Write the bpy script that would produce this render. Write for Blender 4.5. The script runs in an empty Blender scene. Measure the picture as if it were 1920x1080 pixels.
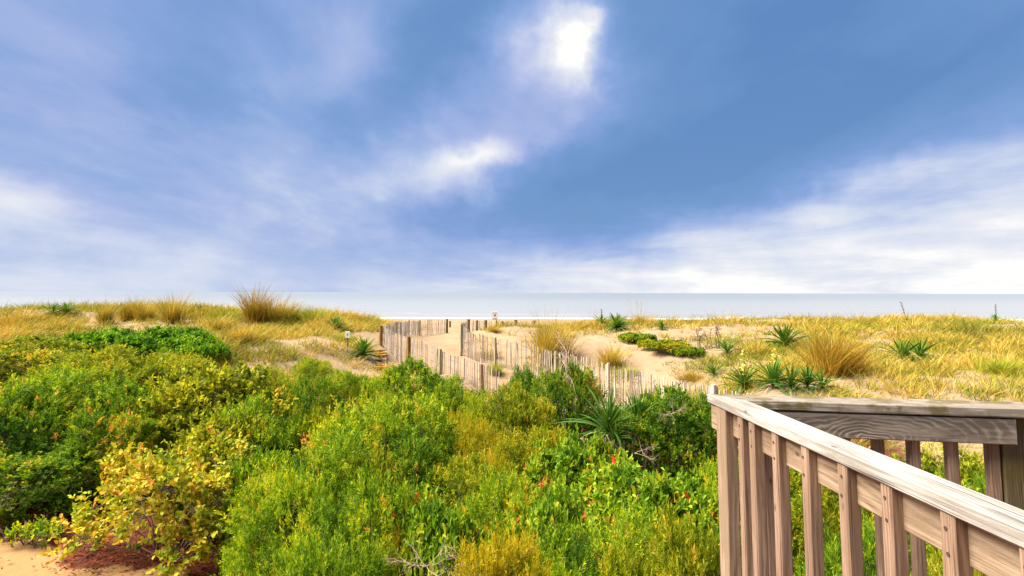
import bpy, math, random
import numpy as np
from mathutils import Vector, Matrix, Euler

R = math.radians
random.seed(7)
SC = bpy.context.scene
COL = SC.collection

# ------------------------------------------------------------------ camera
FPX = 1173.0                        # focal length in pixels of the 1920 wide photograph
CAMZ = 4.0
PITCH, ROLL = 5.3, 0.15
PPY = 548.5 - FPX * math.tan(R(PITCH))
cam_data = bpy.data.cameras.new('camera')
cam_data.sensor_width = 36.0
cam_data.lens = 36.0 * FPX / 1920.0
cam_data.shift_y = -(540.0 - PPY) / 1920.0
cam_data.clip_start = 0.05
cam_data.clip_end = 60000.0
cam = bpy.data.objects.new('camera', cam_data)
COL.objects.link(cam)
cam.location = (0, 0, CAMZ)
CAM_M = Euler((R(90 + PITCH), 0, 0)).to_matrix() @ Matrix.Rotation(R(ROLL), 3, 'Z')
cam.rotation_euler = CAM_M.to_euler()
SC.camera = cam

def ray(px, py):
    return CAM_M @ Vector(((px - 960) / FPX, (PPY - py) / FPX, -1.0))
def at(px, py, Y):                  # the point in the place at world depth Y
    d = ray(px, py)
    return Vector((0, 0, CAMZ)) + d * (Y / d.y)
def onz(px, py, z):
    d = ray(px, py)
    return Vector((0, 0, CAMZ)) + d * ((z - CAMZ) / d.z)

# ------------------------------------------------------------------ light
SUN_EL, SUN_AZ = 54.0, -92.0        # azimuth from straight ahead (+Y), negative = left
sd = bpy.data.lights.new('sun', 'SUN')
sd.energy = 4.8
sd.angle = R(50)
sd.color = (1.0, 0.93, 0.82)
sun = bpy.data.objects.new('sun', sd)
COL.objects.link(sun)
sdir = Vector((math.sin(R(SUN_AZ)) * math.cos(R(SUN_EL)), math.cos(R(SUN_AZ)) * math.cos(R(SUN_EL)), math.sin(R(SUN_EL))))
sun.rotation_euler = (-sdir).to_track_quat('-Z', 'Y').to_euler()
sun.location = sdir * 60

SC.view_settings.view_transform = 'Standard'
SC.view_settings.look = 'None'
SC.view_settings.exposure = 1.9
SC.view_settings.gamma = 1.0
SC.view_settings.use_curve_mapping = False
EXPO = 2 ** 1.9
SC.render.engine = 'CYCLES'
SC.cycles.use_denoising = True
SC.cycles.max_bounces = 8
SC.cycles.diffuse_bounces = 5
SC.cycles.transmission_bounces = 4
SC.cycles.transparent_max_bounces = 4
SC.cycles.caustics_reflective = False
SC.cycles.caustics_refractive = False

# ------------------------------------------------------------------ node helpers
class NT:
    def __init__(s, tree):
        s.t = tree; s.t.nodes.clear()
    def n(s, kind, **kw):
        nd = s.t.nodes.new(kind)
        for k, v in kw.items():
            if k.startswith('i_'):
                key = k[2:]
                key = int(key) if key.isdigit() else key
                s.set(nd.inputs[key], v)
            else:
                setattr(nd, k, v)
        return nd
    def set(s, inp, v):
        if isinstance(v, bpy.types.NodeSocket): s.t.links.new(v, inp)
        else: inp.default_value = v
    def m(s, op, a, b=0.0, c=0.0, clamp=False):
        nd = s.t.nodes.new('ShaderNodeMath'); nd.operation = op; nd.use_clamp = clamp
        for i, v in enumerate((a, b, c)):
            if i < len(nd.inputs): s.set(nd.inputs[i], v)
        return nd.outputs[0]
    def v(s, op, a, b=(0, 0, 0)):
        nd = s.t.nodes.new('ShaderNodeVectorMath'); nd.operation = op
        s.set(nd.inputs[0], a)
        if op == 'SCALE': s.set(nd.inputs['Scale'], b)
        else: s.set(nd.inputs[1], b)
        return nd.outputs['Value'] if op in ('DOT_PRODUCT', 'LENGTH', 'DISTANCE') else nd.outputs[0]
    def mix(s, f, a, b, mode='MIX'):
        nd = s.t.nodes.new('ShaderNodeMix'); nd.data_type = 'RGBA'; nd.blend_type = mode
        s.set(nd.inputs[0], f)
        for i, v in ((6, a), (7, b)):
            if isinstance(v, tuple) and len(v) == 3: v = v + (1,)
            s.set(nd.inputs[i], v)
        return nd.outputs[2]
    def noise(s, vec, scale, detail=3, rough=0.5, dist=0.0, out=0):
        nd = s.t.nodes.new('ShaderNodeTexNoise')
        s.set(nd.inputs['Vector'], vec); s.set(nd.inputs['Scale'], scale)
        nd.inputs['Detail'].default_value = detail; nd.inputs['Roughness'].default_value = rough
        nd.inputs['Distortion'].default_value = dist
        return nd.outputs[out]
    def mapr(s, x, a, b, c=0.0, d=1.0, smooth=True):
        nd = s.t.nodes.new('ShaderNodeMapRange')
        nd.interpolation_type = 'SMOOTHSTEP' if smooth else 'LINEAR'
        for i, v in enumerate((x, a, b, c, d)): s.set(nd.inputs[i], v)
        return nd.outputs[0]
    def ramp(s, x, stops, interp='LINEAR'):
        nd = s.t.nodes.new('ShaderNodeValToRGB'); nd.color_ramp.interpolation = interp
        e = nd.color_ramp.elements
        while len(e) < len(stops): e.new(0.5)
        for el, (p, c) in zip(e, stops):
            el.position = p; el.color = tuple(c) + (1,) if len(c) == 3 else c
        s.set(nd.inputs[0], x)
        return nd.outputs[0]
    def comb(s, x, y, z):
        nd = s.t.nodes.new('ShaderNodeCombineXYZ')
        for i, v in enumerate((x, y, z)): s.set(nd.inputs[i], v)
        return nd.outputs[0]
    def sep(s, vec):
        nd = s.t.nodes.new('ShaderNodeSeparateXYZ'); s.set(nd.inputs[0], vec)
        return nd.outputs

def lin(r, g, b):
    f = lambda c: (c / 255 / 12.92) if c / 255 <= 0.04045 else ((c / 255 + 0.055) / 1.055) ** 2.4
    return (f(r), f(g), f(b))

# ------------------------------------------------------------------ sky
def azel(px, py):
    d = ray(px, py).normalized()
    return math.atan2(d.x, d.y), math.asin(d.z)

def make_world():
    w = bpy.data.worlds.new('World'); SC.world = w; w.use_nodes = True
    N = NT(w.node_tree)
    tc = N.n('ShaderNodeTexCoord').outputs['Generated']
    sky = N.n('ShaderNodeTexSky'); sky.sky_type = 'NISHITA'; sky.sun_disc = False
    sky.sun_elevation = R(SUN_EL); sky.sun_rotation = R(SUN_AZ)
    x, y, z = N.sep(tc)
    az = N.m('ARCTAN2', x, y)
    el = N.m('ARCSINE', z)
    # cloud deck seen in perspective: plane coordinates, streaks run away from the viewer
    den = N.m('ADD', N.m('MAXIMUM', z, 0.0), 0.10)
    px_, py_ = N.m('DIVIDE', x, den), N.m('DIVIDE', y, den)
    plane = N.comb(px_, N.m('MULTIPLY', py_, 0.42), 0.0)
    n1 = N.noise(plane, 0.55, 5, 0.52, 0.5)
    n2 = N.noise(N.v('ADD', plane, (7.3, 2.1, 4.0)), 1.7, 5, 0.55, 0.3)
    flat = N.comb(N.m('MULTIPLY', az, 2.2), N.m('MULTIPLY', el, 13.0), 0.0)
    n3 = N.noise(flat, 2.0, 6, 0.58, 0.4)
    puff = N.noise(N.comb(az, N.m('MULTIPLY', el, 1.3), 1.7), 9.0, 6, 0.55, 0.2)
    # wind torn edges: the places of the gaps are warped by noise
    wn = N.noise(N.comb(az, el, 0.0), 6.0, 4, 0.55, 0.0, out=1)
    wx, wy, _ = N.sep(wn)
    wn2 = N.noise(N.comb(az, el, 3.0), 24.0, 5, .6, 0.0, out=1)
    vx, vy, _ = N.sep(wn2)
    wx = N.m('ADD', wx, N.m('MULTIPLY', N.m('SUBTRACT', vx, .5), .32)); wy = N.m('ADD', wy, N.m('MULTIPLY', N.m('SUBTRACT', vy, .5), .32))
    waz = N.m('ADD', az, N.m('MULTIPLY', N.m('SUBTRACT', wx, 0.5), 0.15))
    wel = N.m('ADD', el, N.m('MULTIPLY', N.m('SUBTRACT', wy, 0.5), 0.11))
    def blob(px, py, sx, sy, ang, amp, power=1.0):
        a0, e0 = azel(px, py)
        ca, sa = math.cos(R(ang)), math.sin(R(ang))
        da, de = N.m('SUBTRACT', waz, a0), N.m('SUBTRACT', wel, e0)
        p = N.m('DIVIDE', N.m('ADD', N.m('MULTIPLY', da, ca), N.m('MULTIPLY', de, sa)), sx / FPX)
        q = N.m('DIVIDE', N.m('SUBTRACT', N.m('MULTIPLY', de, ca), N.m('MULTIPLY', da, sa)), sy / FPX)
        r2 = N.m('ADD', N.m('MULTIPLY', p, p), N.m('MULTIPLY', q, q))
        if power != 1.0: r2 = N.m('POWER', r2, power)
        return N.m('MULTIPLY', N.m('EXPONENT', N.m('MULTIPLY', r2, -0.5)), amp)
    nz = N.m('ADD', N.m('MULTIPLY', N.m('SUBTRACT', n1, 0.5), 0.55), N.m('MULTIPLY', N.m('SUBTRACT', n2, 0.5), 0.38))
    B = 0.285
    feats = [
        (1070, 74, 36, 50, 12, 0.85), (1050, 95, 110, 85, 0, 0.24),
        (985, 110, 45, 45, 0, 0.22),
        (895, 300, 66, 20, 14, 0.48), (860, 325, 180, 80, 12, 0.20),
        (835, 355, 60, 22, 0, 0.16),
        (25, 372, 75, 34, 0, 0.20), (10, 320, 150, 90, 0, 0.06),
        (120, 480, 300, 50, 3, 0.02),
        (640, 110, 190, 55, 52, 0.22), (470, 80, 130, 60, 60, 0.08),
        (400, 190, 70, 110, 10, -0.14), (800, 90, 150, 55, 55, -0.12),
        (790, 235, 140, 46, 32, 0.13), (640, 365, 170, 55, 14, 0.17), (1000, 210, 90, 45, 20, 0.10), (440, 320, 90, 50, -40, 0.07), (1640, 350, 110, 18, 14, 0.18),
        (1180, 210, 110, 40, 15, 0.09),
        (1520, 170, 430, 170, 12, -0.36), (1150, 400, 230, 75, 14, -0.22),
        (1900, 40, 170, 90, 10, 0.10), (1560, 90, 240, 40, 14, 0.09), (1750, 220, 260, 40, 14, 0.10), (1300, 60, 120, 60, 30, 0.07), (200, 260, 200, 120, 0, 0.05),
    ]
    for f in feats: B = N.m('ADD', B, blob(*f))
    # edge of the cloud deck: a plane through two directions of the sky
    d1, d2 = ray(1010, 492).normalized(), ray(1900, 300).normalized()
    nrm = d1.cross(d2).normalized()
    if nrm.z > 0: nrm = -nrm
    wv = N.v('NORMALIZE', N.comb(N.m('ADD', x, N.m('MULTIPLY', N.m('SUBTRACT', wx, .5), .02)), y, N.m('ADD', z, N.m('MULTIPLY', N.m('SUBTRACT', wy, .5), .05))))
    side = N.v('DOT_PRODUCT', wv, tuple(nrm))
    front = N.mapr(az, -0.35, 0.25)
    white = N.m('MULTIPLY', N.mapr(side, -0.115, 0.055), front)
    streak = N.mapr(n3, 0.25, 0.72, 0.0, 1.0)
    wamt = N.m('MULTIPLY', white, N.m('ADD', 0.43, N.m('MULTIPLY', streak, 0.20)))
    B = N.m('ADD', B, wamt)
    B = N.m('ADD', B, N.m('MULTIPLY', nz, N.m('MULTIPLY', N.m('SUBTRACT', 1.0, N.m('MULTIPLY', white, .7)), N.mapr(el, .02, .15, .3, 1.0))))
    # cumulus bank low on the left
    edge = N.mapr(az, azel(-60, 340)[0], azel(410, 490)[0], azel(0, 320)[1], azel(410, 492)[1], smooth=False)
    pn = N.noise(N.comb(az, N.m('MULTIPLY', el, 1.4), 4.4), 13.0, 5, .55, .15)
    edge = N.m('ADD', edge, N.m('MULTIPLY', N.m('SUBTRACT', pn, .5), .10))
    bank = N.m('MULTIPLY', N.mapr(N.m('SUBTRACT', edge, el), -.012, .020), N.mapr(az, azel(470, 500)[0], azel(330, 500)[0]))
    B = N.m('ADD', B, N.m('MULTIPLY', bank, .06))
    n4 = N.noise(N.v('ADD', plane, (1.3, 5.1, 2.0)), 4.6, 5, .6, .5)
    B = N.m('ADD', B, N.m('MULTIPLY', N.m('SUBTRACT', n4, .5), N.mapr(el, .03, .16, .04, .17)))
    # pale air over the sea all round
    low = N.mapr(el, 0.15, 0.0)
    B = N.m('ADD', B, N.m('MULTIPLY', N.m('MULTIPLY', low, N.m('SUBTRACT', 1.0, N.m('MULTIPLY', white, .5))), N.m('ADD', 0.31, N.m('MULTIPLY', streak, N.mapr(az, -0.45, 0.15, 0.05, 0.26)))))
    B = N.m('ADD', B, N.m('MULTIPLY', N.m('SUBTRACT', puff, 0.5), N.mapr(B, 0.3, 0.9, 0.10, 0.46)))
    # the deck grows thicker and greyer behind the viewer
    col = N.ramp(B, [(0.0, lin(88, 132, 190)), (0.16, lin(108, 149, 203)), (0.34, lin(136, 168, 221)), (0.52, lin(172, 191, 232)),
                     (0.68, lin(208, 218, 240)), (0.86, lin(233, 236, 244)), (1.0, lin(255, 255, 254))])
    lav = N.mapr(N.noise(N.v('ADD', plane, (3.1, 9.2, 0)), 0.9, 3, .5), .42, .66, 0.0, 1.0)
    lav = N.m('MULTIPLY', N.m('MULTIPLY', N.m('MULTIPLY', lav, N.mapr(az, .25, .05)), N.mapr(el, .03, .12)), N.m('MULTIPLY', N.mapr(B, .15, .4), N.mapr(B, .85, .6)))
    col = N.mix(lav, col, N.mix(1.0, col, (1.06, 0.985, 1.0), 'MULTIPLY'))
    # clear air shows faintly blue between the clouds
    clear = N.v('SCALE', sky.outputs[0], 0.55)
    thin = N.mapr(B, 0.30, 0.0, 0.0, 0.12)
    colS = N.v('SCALE', col, 10.0 / EXPO)
    fin = N.mix(thin, colS, clear)
    bg = N.n('ShaderNodeBackground', i_Color=fin, i_Strength=0.1)
    out = N.n('ShaderNodeOutputWorld')
    w.node_tree.links.new(bg.outputs[0], out.inputs[0])
    w.cycles.sampling_method = 'MANUAL'
    w.cycles.sample_map_resolution = 512
make_world()

# ------------------------------------------------------------------ object helpers
def link(o, parent=None):
    COL.objects.link(o)
    if parent is not None: o.parent = parent
    return o
def tag(o, label=None, cat=None, group=None, kind=None):
    if label: o['label'] = label
    if cat: o['category'] = cat
    if group: o['group'] = group
    if kind: o['kind'] = kind
    return o
def empty(name, loc=(0, 0, 0), rz=0.0):
    o = bpy.data.objects.new(name, None); o.empty_display_size = 0.2
    o.location = loc; o.rotation_euler = (0, 0, rz)
    return link(o)
def np_mesh(name, verts, quads=None, tris=None, attrs=None, mat=None, smooth=False):
    me = bpy.data.meshes.new(name)
    verts = np.asarray(verts, np.float32).reshape(-1, 3)
    me.vertices.add(len(verts)); me.vertices.foreach_set('co', verts.ravel())
    idx, starts, tot = [], [], 0
    for arr, k in ((quads, 4), (tris, 3)):
        if arr is None or len(arr) == 0: continue
        arr = np.asarray(arr, np.int32).reshape(-1, k)
        idx.append(arr.ravel()); starts.append(tot + np.arange(len(arr), dtype=np.int32) * k); tot += arr.size
    idx = np.concatenate(idx); starts = np.concatenate(starts)
    me.loops.add(len(idx)); me.loops.foreach_set('vertex_index', idx)
    me.polygons.add(len(starts)); me.polygons.foreach_set('loop_start', starts)
    if smooth: me.polygons.foreach_set('use_smooth', np.ones(len(starts), bool))
    for k, v in (attrs or {}).items():
        a = me.attributes.new(k, 'FLOAT', 'POINT'); a.data.foreach_set('value', np.asarray(v, np.float32))
    me.update(calc_edges=True)
    if mat: me.materials.append(mat)
    return me
def obj(name, me, parent=None, loc=None, rot=None, scale=None, mat=None):
    o = bpy.data.objects.new(name, me)
    link(o, parent)
    if loc is not None: o.location = loc
    if rot is not None: o.rotation_euler = rot
    if scale is not None: o.scale = scale
    if mat is not None:
        o.material_slots[0].link = 'OBJECT'; o.material_slots[0].material = mat
    return o

def box_data(lx, ly, lz, bev=0.003):
    """box with chamfered long edges, length along local X from 0 to lx, centred in y and z"""
    b = min(bev, ly * .3, lz * .3)
    hy, hz = ly / 2, lz / 2
    prof = [(-hy + b, -hz), (hy - b, -hz), (hy, -hz + b), (hy, hz - b), (hy - b, hz), (-hy + b, hz), (-hy, hz - b), (-hy, -hz + b)]
    v = [(0, p, q) for p, q in prof] + [(lx, p, q) for p, q in prof]
    f = [(i, (i + 1) % 8, 8 + (i + 1) % 8, 8 + i) for i in range(8)]
    return v, f, [tuple(range(7, -1, -1)), tuple(range(8, 16))]
def board(name, p0, p1, w, h, mat, parent=None, up=(0, 0, 1), bev=0.003):
    """a sawn board from p0 to p1 with w across and h along up"""
    p0, p1 = Vector(p0), Vector(p1)
    d = p1 - p0; L = d.length; d.normalize()
    upv = Vector(up)
    if abs(upv.normalized().dot(d)) > .99: upv = Vector((0, 1, 0))
    upv = (upv - d * upv.dot(d)).normalized()
    side = upv.cross(d)
    v, f, caps = box_data(L, w, h, bev)
    me = bpy.data.meshes.new(name); me.from_pydata(v, [], f + caps); me.update()
    me.materials.append(mat)
    o = bpy.data.objects.new(name, me)
    Mx = Matrix((d, side, upv)).transposed().to_4x4(); Mx.translation = p0
    link(o, parent)
    if parent is not None:
        par = Matrix.Translation(parent.location) @ parent.rotation_euler.to_matrix().to_4x4()
        o.matrix_local = par.inverted() @ Mx
    else:
        o.matrix_local = Mx
    return o
def prism(name, pts, z0, z1, mat, parent=None):
    """polygon plank lying flat, pts in plan relative to the parent"""
    n = len(pts)
    v = [(p[0], p[1], z0) for p in pts] + [(p[0], p[1], z1) for p in pts]
    f = [(i, (i + 1) % n, n + (i + 1) % n, n + i) for i in range(n)] + [tuple(range(n - 1, -1, -1)), tuple(range(n, 2 * n))]
    me = bpy.data.meshes.new(name); me.from_pydata(v, [], f); me.update(); me.materials.append(mat)
    return obj(name, me, parent)
def tubes(segs, sides=5):
    """segs: list of (p0, p1, r0, r1) -> verts, quads"""
    V, Q = [], []; k = 0
    for p0, p1, r0, r1 in segs:
        p0, p1 = np.array(p0, float), np.array(p1, float)
        d = p1 - p0; L = np.linalg.norm(d)
        if L < 1e-6: continue
        d /= L
        a = np.cross(d, (0, 0, 1) if abs(d[2]) < .9 else (1, 0, 0)); a /= np.linalg.norm(a); b = np.cross(d, a)
        for p, r in ((p0, r0), (p1, r1)):
            for i in range(sides):
                t = 2 * math.pi * i / sides
                V.append(p + r * (math.cos(t) * a + math.sin(t) * b))
        for i in range(sides):
            j = (i + 1) % sides
            Q.append((k + i, k + j, k + sides + j, k + sides + i))
        k += 2 * sides
    return np.array(V), np.array(Q)

# ------------------------------------------------------------------ materials
def new_mat(name):
    m = bpy.data.materials.new(name); m.use_nodes = True
    return m, NT(m.node_tree)
def finish(N, shader):
    o = N.n('ShaderNodeOutputMaterial'); N.t.links.new(shader, o.inputs[0])

def leaf_mat(name, stops, trans=0.40, rough=0.6, var=0.12, spec=0.12):
    m, N = new_mat(name)
    t = N.n('ShaderNodeAttribute', attribute_name='tint').outputs['Fac']
    rnd = N.n('ShaderNodeObjectInfo').outputs['Random']
    pos = N.n('ShaderNodeNewGeometry').outputs['Position']
    big = N.noise(pos, 1.1, 2)
    f = N.m('ADD', t, N.m('MULTIPLY', N.m('SUBTRACT', rnd, 0.5), var))
    f = N.m('ADD', f, N.m('MULTIPLY', N.m('SUBTRACT', big, 0.5), 0.75), clamp=True)
    c = N.ramp(f, stops)
    bs = N.n('ShaderNodeBsdfPrincipled', i_Roughness=rough)
    N.set(bs.inputs['Base Color'], c); bs.inputs['Specular IOR Level'].default_value = spec
    tr = N.n('ShaderNodeBsdfTranslucent'); N.set(tr.inputs[0], N.mix(1.0, c, (1.25, 1.2, 0.6), 'MULTIPLY'))
    mx = N.n('ShaderNodeMixShader', i_0=trans)
    N.t.links.new(bs.outputs[0], mx.inputs[1]); N.t.links.new(tr.outputs[0], mx.inputs[2])
    finish(N, mx.outputs[0])
    return m

M = {}
M['green'] = leaf_mat('bayberry_green', [(0, (0.048, 0.103, 0.008)), (.25, (0.117, 0.217, 0.009)), (.55, (0.249, 0.355, 0.012)), (.88, (0.497, 0.483, 0.017)), (1, (0.579, 0.266, 0.044))])
M['dark'] = leaf_mat('dark_bayberry', [(0, (0.032, 0.084, 0.008)), (.3, (0.082, 0.175, 0.009)), (.65, (0.186, 0.285, 0.012)), (.88, (0.404, 0.402, 0.017)), (1, (0.597, 0.259, 0.044))])
M['olive'] = leaf_mat('olive_leaves', [(0, (0.069, 0.107, 0.006)), (.3, (0.164, 0.214, 0.007)), (.65, (0.315, 0.328, 0.012)), (.88, (0.529, 0.428, 0.024)), (1, (0.554, 0.277, 0.036))])
M['gold'] = leaf_mat('golden_leaves', [(0, (0.147, 0.168, 0.006)), (.35, (0.304, 0.273, 0.008)), (.7, (0.473, 0.367, 0.013)), (1, (0.588, 0.420, 0.021))])
M['bright'] = leaf_mat('bright_vine', [(0, (0.033, 0.101, 0.007)), (.4, (0.083, 0.202, 0.009)), (.8, (0.176, 0.313, 0.013)), (1, (0.308, 0.386, 0.022))])
M['creeper'] = leaf_mat('creeper_leaves', [(0, (0.046, 0.110, 0.011)), (.35, (0.132, 0.254, 0.013)), (.75, (0.304, 0.386, 0.020)), (.93, (0.475, 0.442, 0.026)), (.992, (0.594, 0.155, 0.026)), (1, (0.554, 0.077, 0.026))])
M['yellow'] = leaf_mat('yellow_leaves', [(0, (0.097, 0.162, 0.011)), (.3, (0.290, 0.335, 0.017)), (.65, (0.494, 0.432, 0.028)), (.9, (0.516, 0.302, 0.039)), (1, (0.473, 0.216, 0.033))], trans=.3)
M['yolive'] = leaf_mat('yellow_green_leaves', [(0, (.08, .12, .008)), (.35, (.24, .26, .012)), (.7, (.42, .40, .02)), (1, (.56, .42, .04))])
M['grass'] = leaf_mat('dune_grass', [(0, (0.132, 0.133, 0.018)), (.3, (0.277, 0.222, 0.026)), (.6, (0.435, 0.301, 0.042)), (.85, (0.554, 0.360, 0.082)), (1, (0.475, 0.216, 0.053))], trans=.25)
M['grass_green'] = leaf_mat('green_dune_grass', [(0, (0.096, 0.143, 0.009)), (.4, (0.223, 0.253, 0.014)), (.8, (0.361, 0.329, 0.023)), (1, (0.468, 0.373, 0.058))], trans=.25)
M['rust'] = leaf_mat('rusty_grass', [(0, (0.138, 0.126, 0.010)), (.35, (0.276, 0.200, 0.018)), (.7, (0.368, 0.210, 0.025)), (1, (0.391, 0.126, 0.020))], trans=.2)
M['yucca'] = leaf_mat('yucca_leaf', [(0, (0.024, 0.069, 0.013)), (.5, (0.052, 0.133, 0.014)), (1, (0.142, 0.230, 0.018))], trans=.2, rough=.6, var=.6, spec=.12)
M['yucca_dry'] = leaf_mat('dry_yucca_leaf', [(0, (.22, .17, .09)), (.5, (.38, .32, .18)), (1, (.50, .44, .28))], trans=.08, var=.8)
M['litter'] = leaf_mat('fallen_red_leaves', [(0, (0.049, 0.010, 0.005)), (.4, (0.126, 0.019, 0.008)), (.75, (0.224, 0.042, 0.012)), (1, (0.364, 0.120, 0.030))], trans=.08, rough=.7)
M['flower'] = leaf_mat('pale_yellow_blossom', [(0, (.34, .36, .06)), (.5, (.58, .52, .10)), (1, (.75, .68, .22))], trans=.25)
M['creeper_red'] = leaf_mat('red_autumn_leaves', [(0, (.20, .09, .015)), (.5, (.42, .12, .02)), (1, (.50, .22, .03))])

def simple_bark(name, a, b, scale=14):
    m, N = new_mat(name)
    tc = N.n('ShaderNodeTexCoord').outputs['Object']
    f = N.noise(N.v('MULTIPLY', tc, (1, 1, .25)), scale, 5, .6)
    c = N.ramp(f, [(.3, a), (.7, b)])
    bs = N.n('ShaderNodeBsdfPrincipled', i_Roughness=.85); N.set(bs.inputs['Base Color'], c)
    bp = N.n('ShaderNodeBump', i_Strength=.5, i_Distance=.01); N.set(bp.inputs['Height'], f)
    N.t.links.new(bp.outputs[0], bs.inputs['Normal'])
    finish(N, bs.outputs[0]); return m
M['stem'] = simple_bark('shrub_bark', (.07, .045, .03), (.19, .13, .09))
M['deadwood'] = simple_bark('bleached_twig', (.28, .17, .11), (.50, .34, .24))
M['picket'] = None

def wood_mat(name, dark, mid, light, moss=0.0, swirl=None, grain=1.0, contrast=1.0, rough=.8, pits=0.0):
    """weathered lumber: the grain runs along local X of each board"""
    m, N = new_mat(name)
    tc = N.n('ShaderNodeTexCoord').outputs['Object']
    rnd = N.n('ShaderNodeObjectInfo').outputs['Random']
    off = N.comb(N.m('MULTIPLY', rnd, 37.0), N.m('MULTIPLY', rnd, 11.0), N.m('MULTIPLY', rnd, 5.0))
    p = N.v('ADD', tc, off)
    if swirl:
        q = N.v('SUBTRACT', tc, swirl)
        q = N.v('MULTIPLY', q, (1.0, 1.0, 3.0))
        wob = N.noise(tc, 9.0, 2, .5, 0, out=1)
        q = N.v('ADD', q, N.v('SCALE', N.v('SUBTRACT', wob, (.5, .5, .5)), .11))
        wob2 = N.noise(tc, 30.0, 3, .55, 0, out=1)
        q = N.v('ADD', q, N.v('SCALE', N.v('SUBTRACT', wob2, (.5, .5, .5)), .025))
        ln = N.m('POWER', N.v('LENGTH', q), .8)
        rings = N.m('ADD', N.m('MULTIPLY', N.m('SINE', N.m('MULTIPLY', ln, 165.0)), .5), .5)
        rings = N.m('POWER', rings, 2.2)
        grainf = N.m('ADD', N.m('MULTIPLY', rings, N.m('MULTIPLY', N.mapr(ln, .42, .10, .22, .46), N.noise(tc, 14.0, 3))), N.m('MULTIPLY', N.noise(N.v('MULTIPLY', p, (2.5, 60, 60)), 1.0, 4, .6, .4), .45))
    else:
        # annual rings cut lengthwise: concentric about a slightly wandering pith, flecked by fine fibre
        wob = N.noise(N.v('MULTIPLY', p, (1.6, 5, 5)), 1.0, 2, .5, 0, out=1)
        q = N.v('ADD', N.v('MULTIPLY', p, (.12, 1, 1)), N.v('SCALE', wob, .055))
        qx, qy, qz = N.sep(q)
        ringr = N.m('SQRT', N.m('ADD', N.m('MULTIPLY', qy, qy), N.m('MULTIPLY', qz, qz)))
        rings = N.m('ADD', N.m('MULTIPLY', N.m('SINE', N.m('MULTIPLY', ringr, 720.0)), .5), .5)
        fib = N.noise(N.v('MULTIPLY', p, (5.0 * grain, 210, 210)), 1.0, 5, .7, .35)
        grainf = N.m('ADD', N.m('MULTIPLY', rings, .16), N.m('MULTIPLY', fib, .86))
    blot = N.noise(N.v('MULTIPLY', p, (2.2, 9, 9)), 1.0, 4, .6)
    g = N.m('ADD', N.m('MULTIPLY', grainf, .8 * contrast), N.m('MULTIPLY', blot, .5))
    c = N.ramp(g, [(.46, tuple(x * .8 for x in dark)), (.64, mid), (.84, light)])
    grey = N.mapr(N.noise(N.v('MULTIPLY', p, (2.4, 16, 16)), 1.0, 5, .65), .42, .58, 0, .85)
    c = N.mix(grey, c, N.mix(1.0, (.62, .58, .54), N.mix(0.5, mid, light), 'MULTIPLY'))
    vo = N.n('ShaderNodeTexVoronoi'); N.set(vo.inputs['Vector'], N.v('MULTIPLY', p, (5.5, 13, 13))); vo.inputs['Scale'].default_value = 1.0
    knot = N.mapr(vo.outputs['Distance'], .095, .04, 0, .75)
    c = N.mix(knot, c, tuple(x * .42 for x in dark))
    crack = N.mapr(N.noise(N.v('MULTIPLY', p, (1.8, 150, 150)), 1.0, 3, .5), .61, .69)
    c = N.mix(N.m('MULTIPLY', crack, .55 + pits), c, tuple(x * .35 for x in dark))
    if moss > 0:
        pos = N.n('ShaderNodeNewGeometry').outputs['Position']
        mm = N.mapr(N.noise(pos, 9.0, 5, .62), .62 - moss * .35, .72 - moss * .25)
        c = N.mix(N.m('MULTIPLY', mm, .8), c, (.085, .065, .012))
    bs = N.n('ShaderNodeBsdfPrincipled'); bs.inputs['Roughness'].default_value = rough
    bs.inputs['Specular IOR Level'].default_value = .25
    N.set(bs.inputs['Base Color'], c)
    bp = N.n('ShaderNodeBump', i_Strength=.55, i_Distance=.004)
    N.set(bp.inputs['Height'], N.m('SUBTRACT', grainf, N.m('MULTIPLY', crack, .8)))
    N.t.links.new(bp.outputs[0], bs.inputs['Normal'])
    finish(N, bs.outputs[0]); return m
M['cap'] = wood_mat('weathered_cap', (0.128, 0.113, 0.098), (0.250, 0.227, 0.198), (0.366, 0.344, 0.311), contrast=1.15, pits=.2)
M['cap_mossy'] = wood_mat('weathered_mossy_cap', (0.103, 0.081, 0.052), (0.213, 0.175, 0.129), (0.356, 0.316, 0.267), moss=.5, contrast=1.1)
M['baluster'] = wood_mat('pink_brown_lumber', (0.104, 0.059, 0.035), (0.230, 0.144, 0.092), (0.342, 0.242, 0.168))
M['rail'] = wood_mat('tan_lumber', (0.127, 0.079, 0.045), (0.255, 0.176, 0.108), (0.356, 0.267, 0.182))
M['swirl'] = wood_mat('swirl_grain_board', (0.105, 0.083, 0.062), (0.270, 0.225, 0.178), (0.420, 0.370, 0.310), swirl=(.40, 0, -.040))
M['post_mossy'] = wood_mat('mossy_post', (0.050, 0.038, 0.018), (0.110, 0.085, 0.042), (0.170, 0.135, 0.080), moss=.6)
M['picket'] = wood_mat('fence_picket', (0.257, 0.203, 0.155), (0.493, 0.412, 0.331), (0.675, 0.594, 0.493))
M['picket_brown'] = wood_mat('brown_picket', (0.129, 0.077, 0.052), (0.240, 0.155, 0.104), (0.337, 0.233, 0.165))
M['post_orange'] = wood_mat('orange_post', (0.176, 0.071, 0.005), (0.289, 0.131, 0.012), (0.363, 0.191, 0.033))
M['post_grey'] = wood_mat('grey_post', (0.211, 0.179, 0.096), (0.343, 0.294, 0.169), (0.458, 0.397, 0.251))
M['post_dark'] = wood_mat('dark_post', (0.074, 0.055, 0.022), (0.136, 0.097, 0.044), (0.197, 0.145, 0.079))
M['post_brown'] = wood_mat('brown_post', (0.164, 0.085, 0.046), (0.268, 0.164, 0.101), (0.384, 0.272, 0.193))

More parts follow.
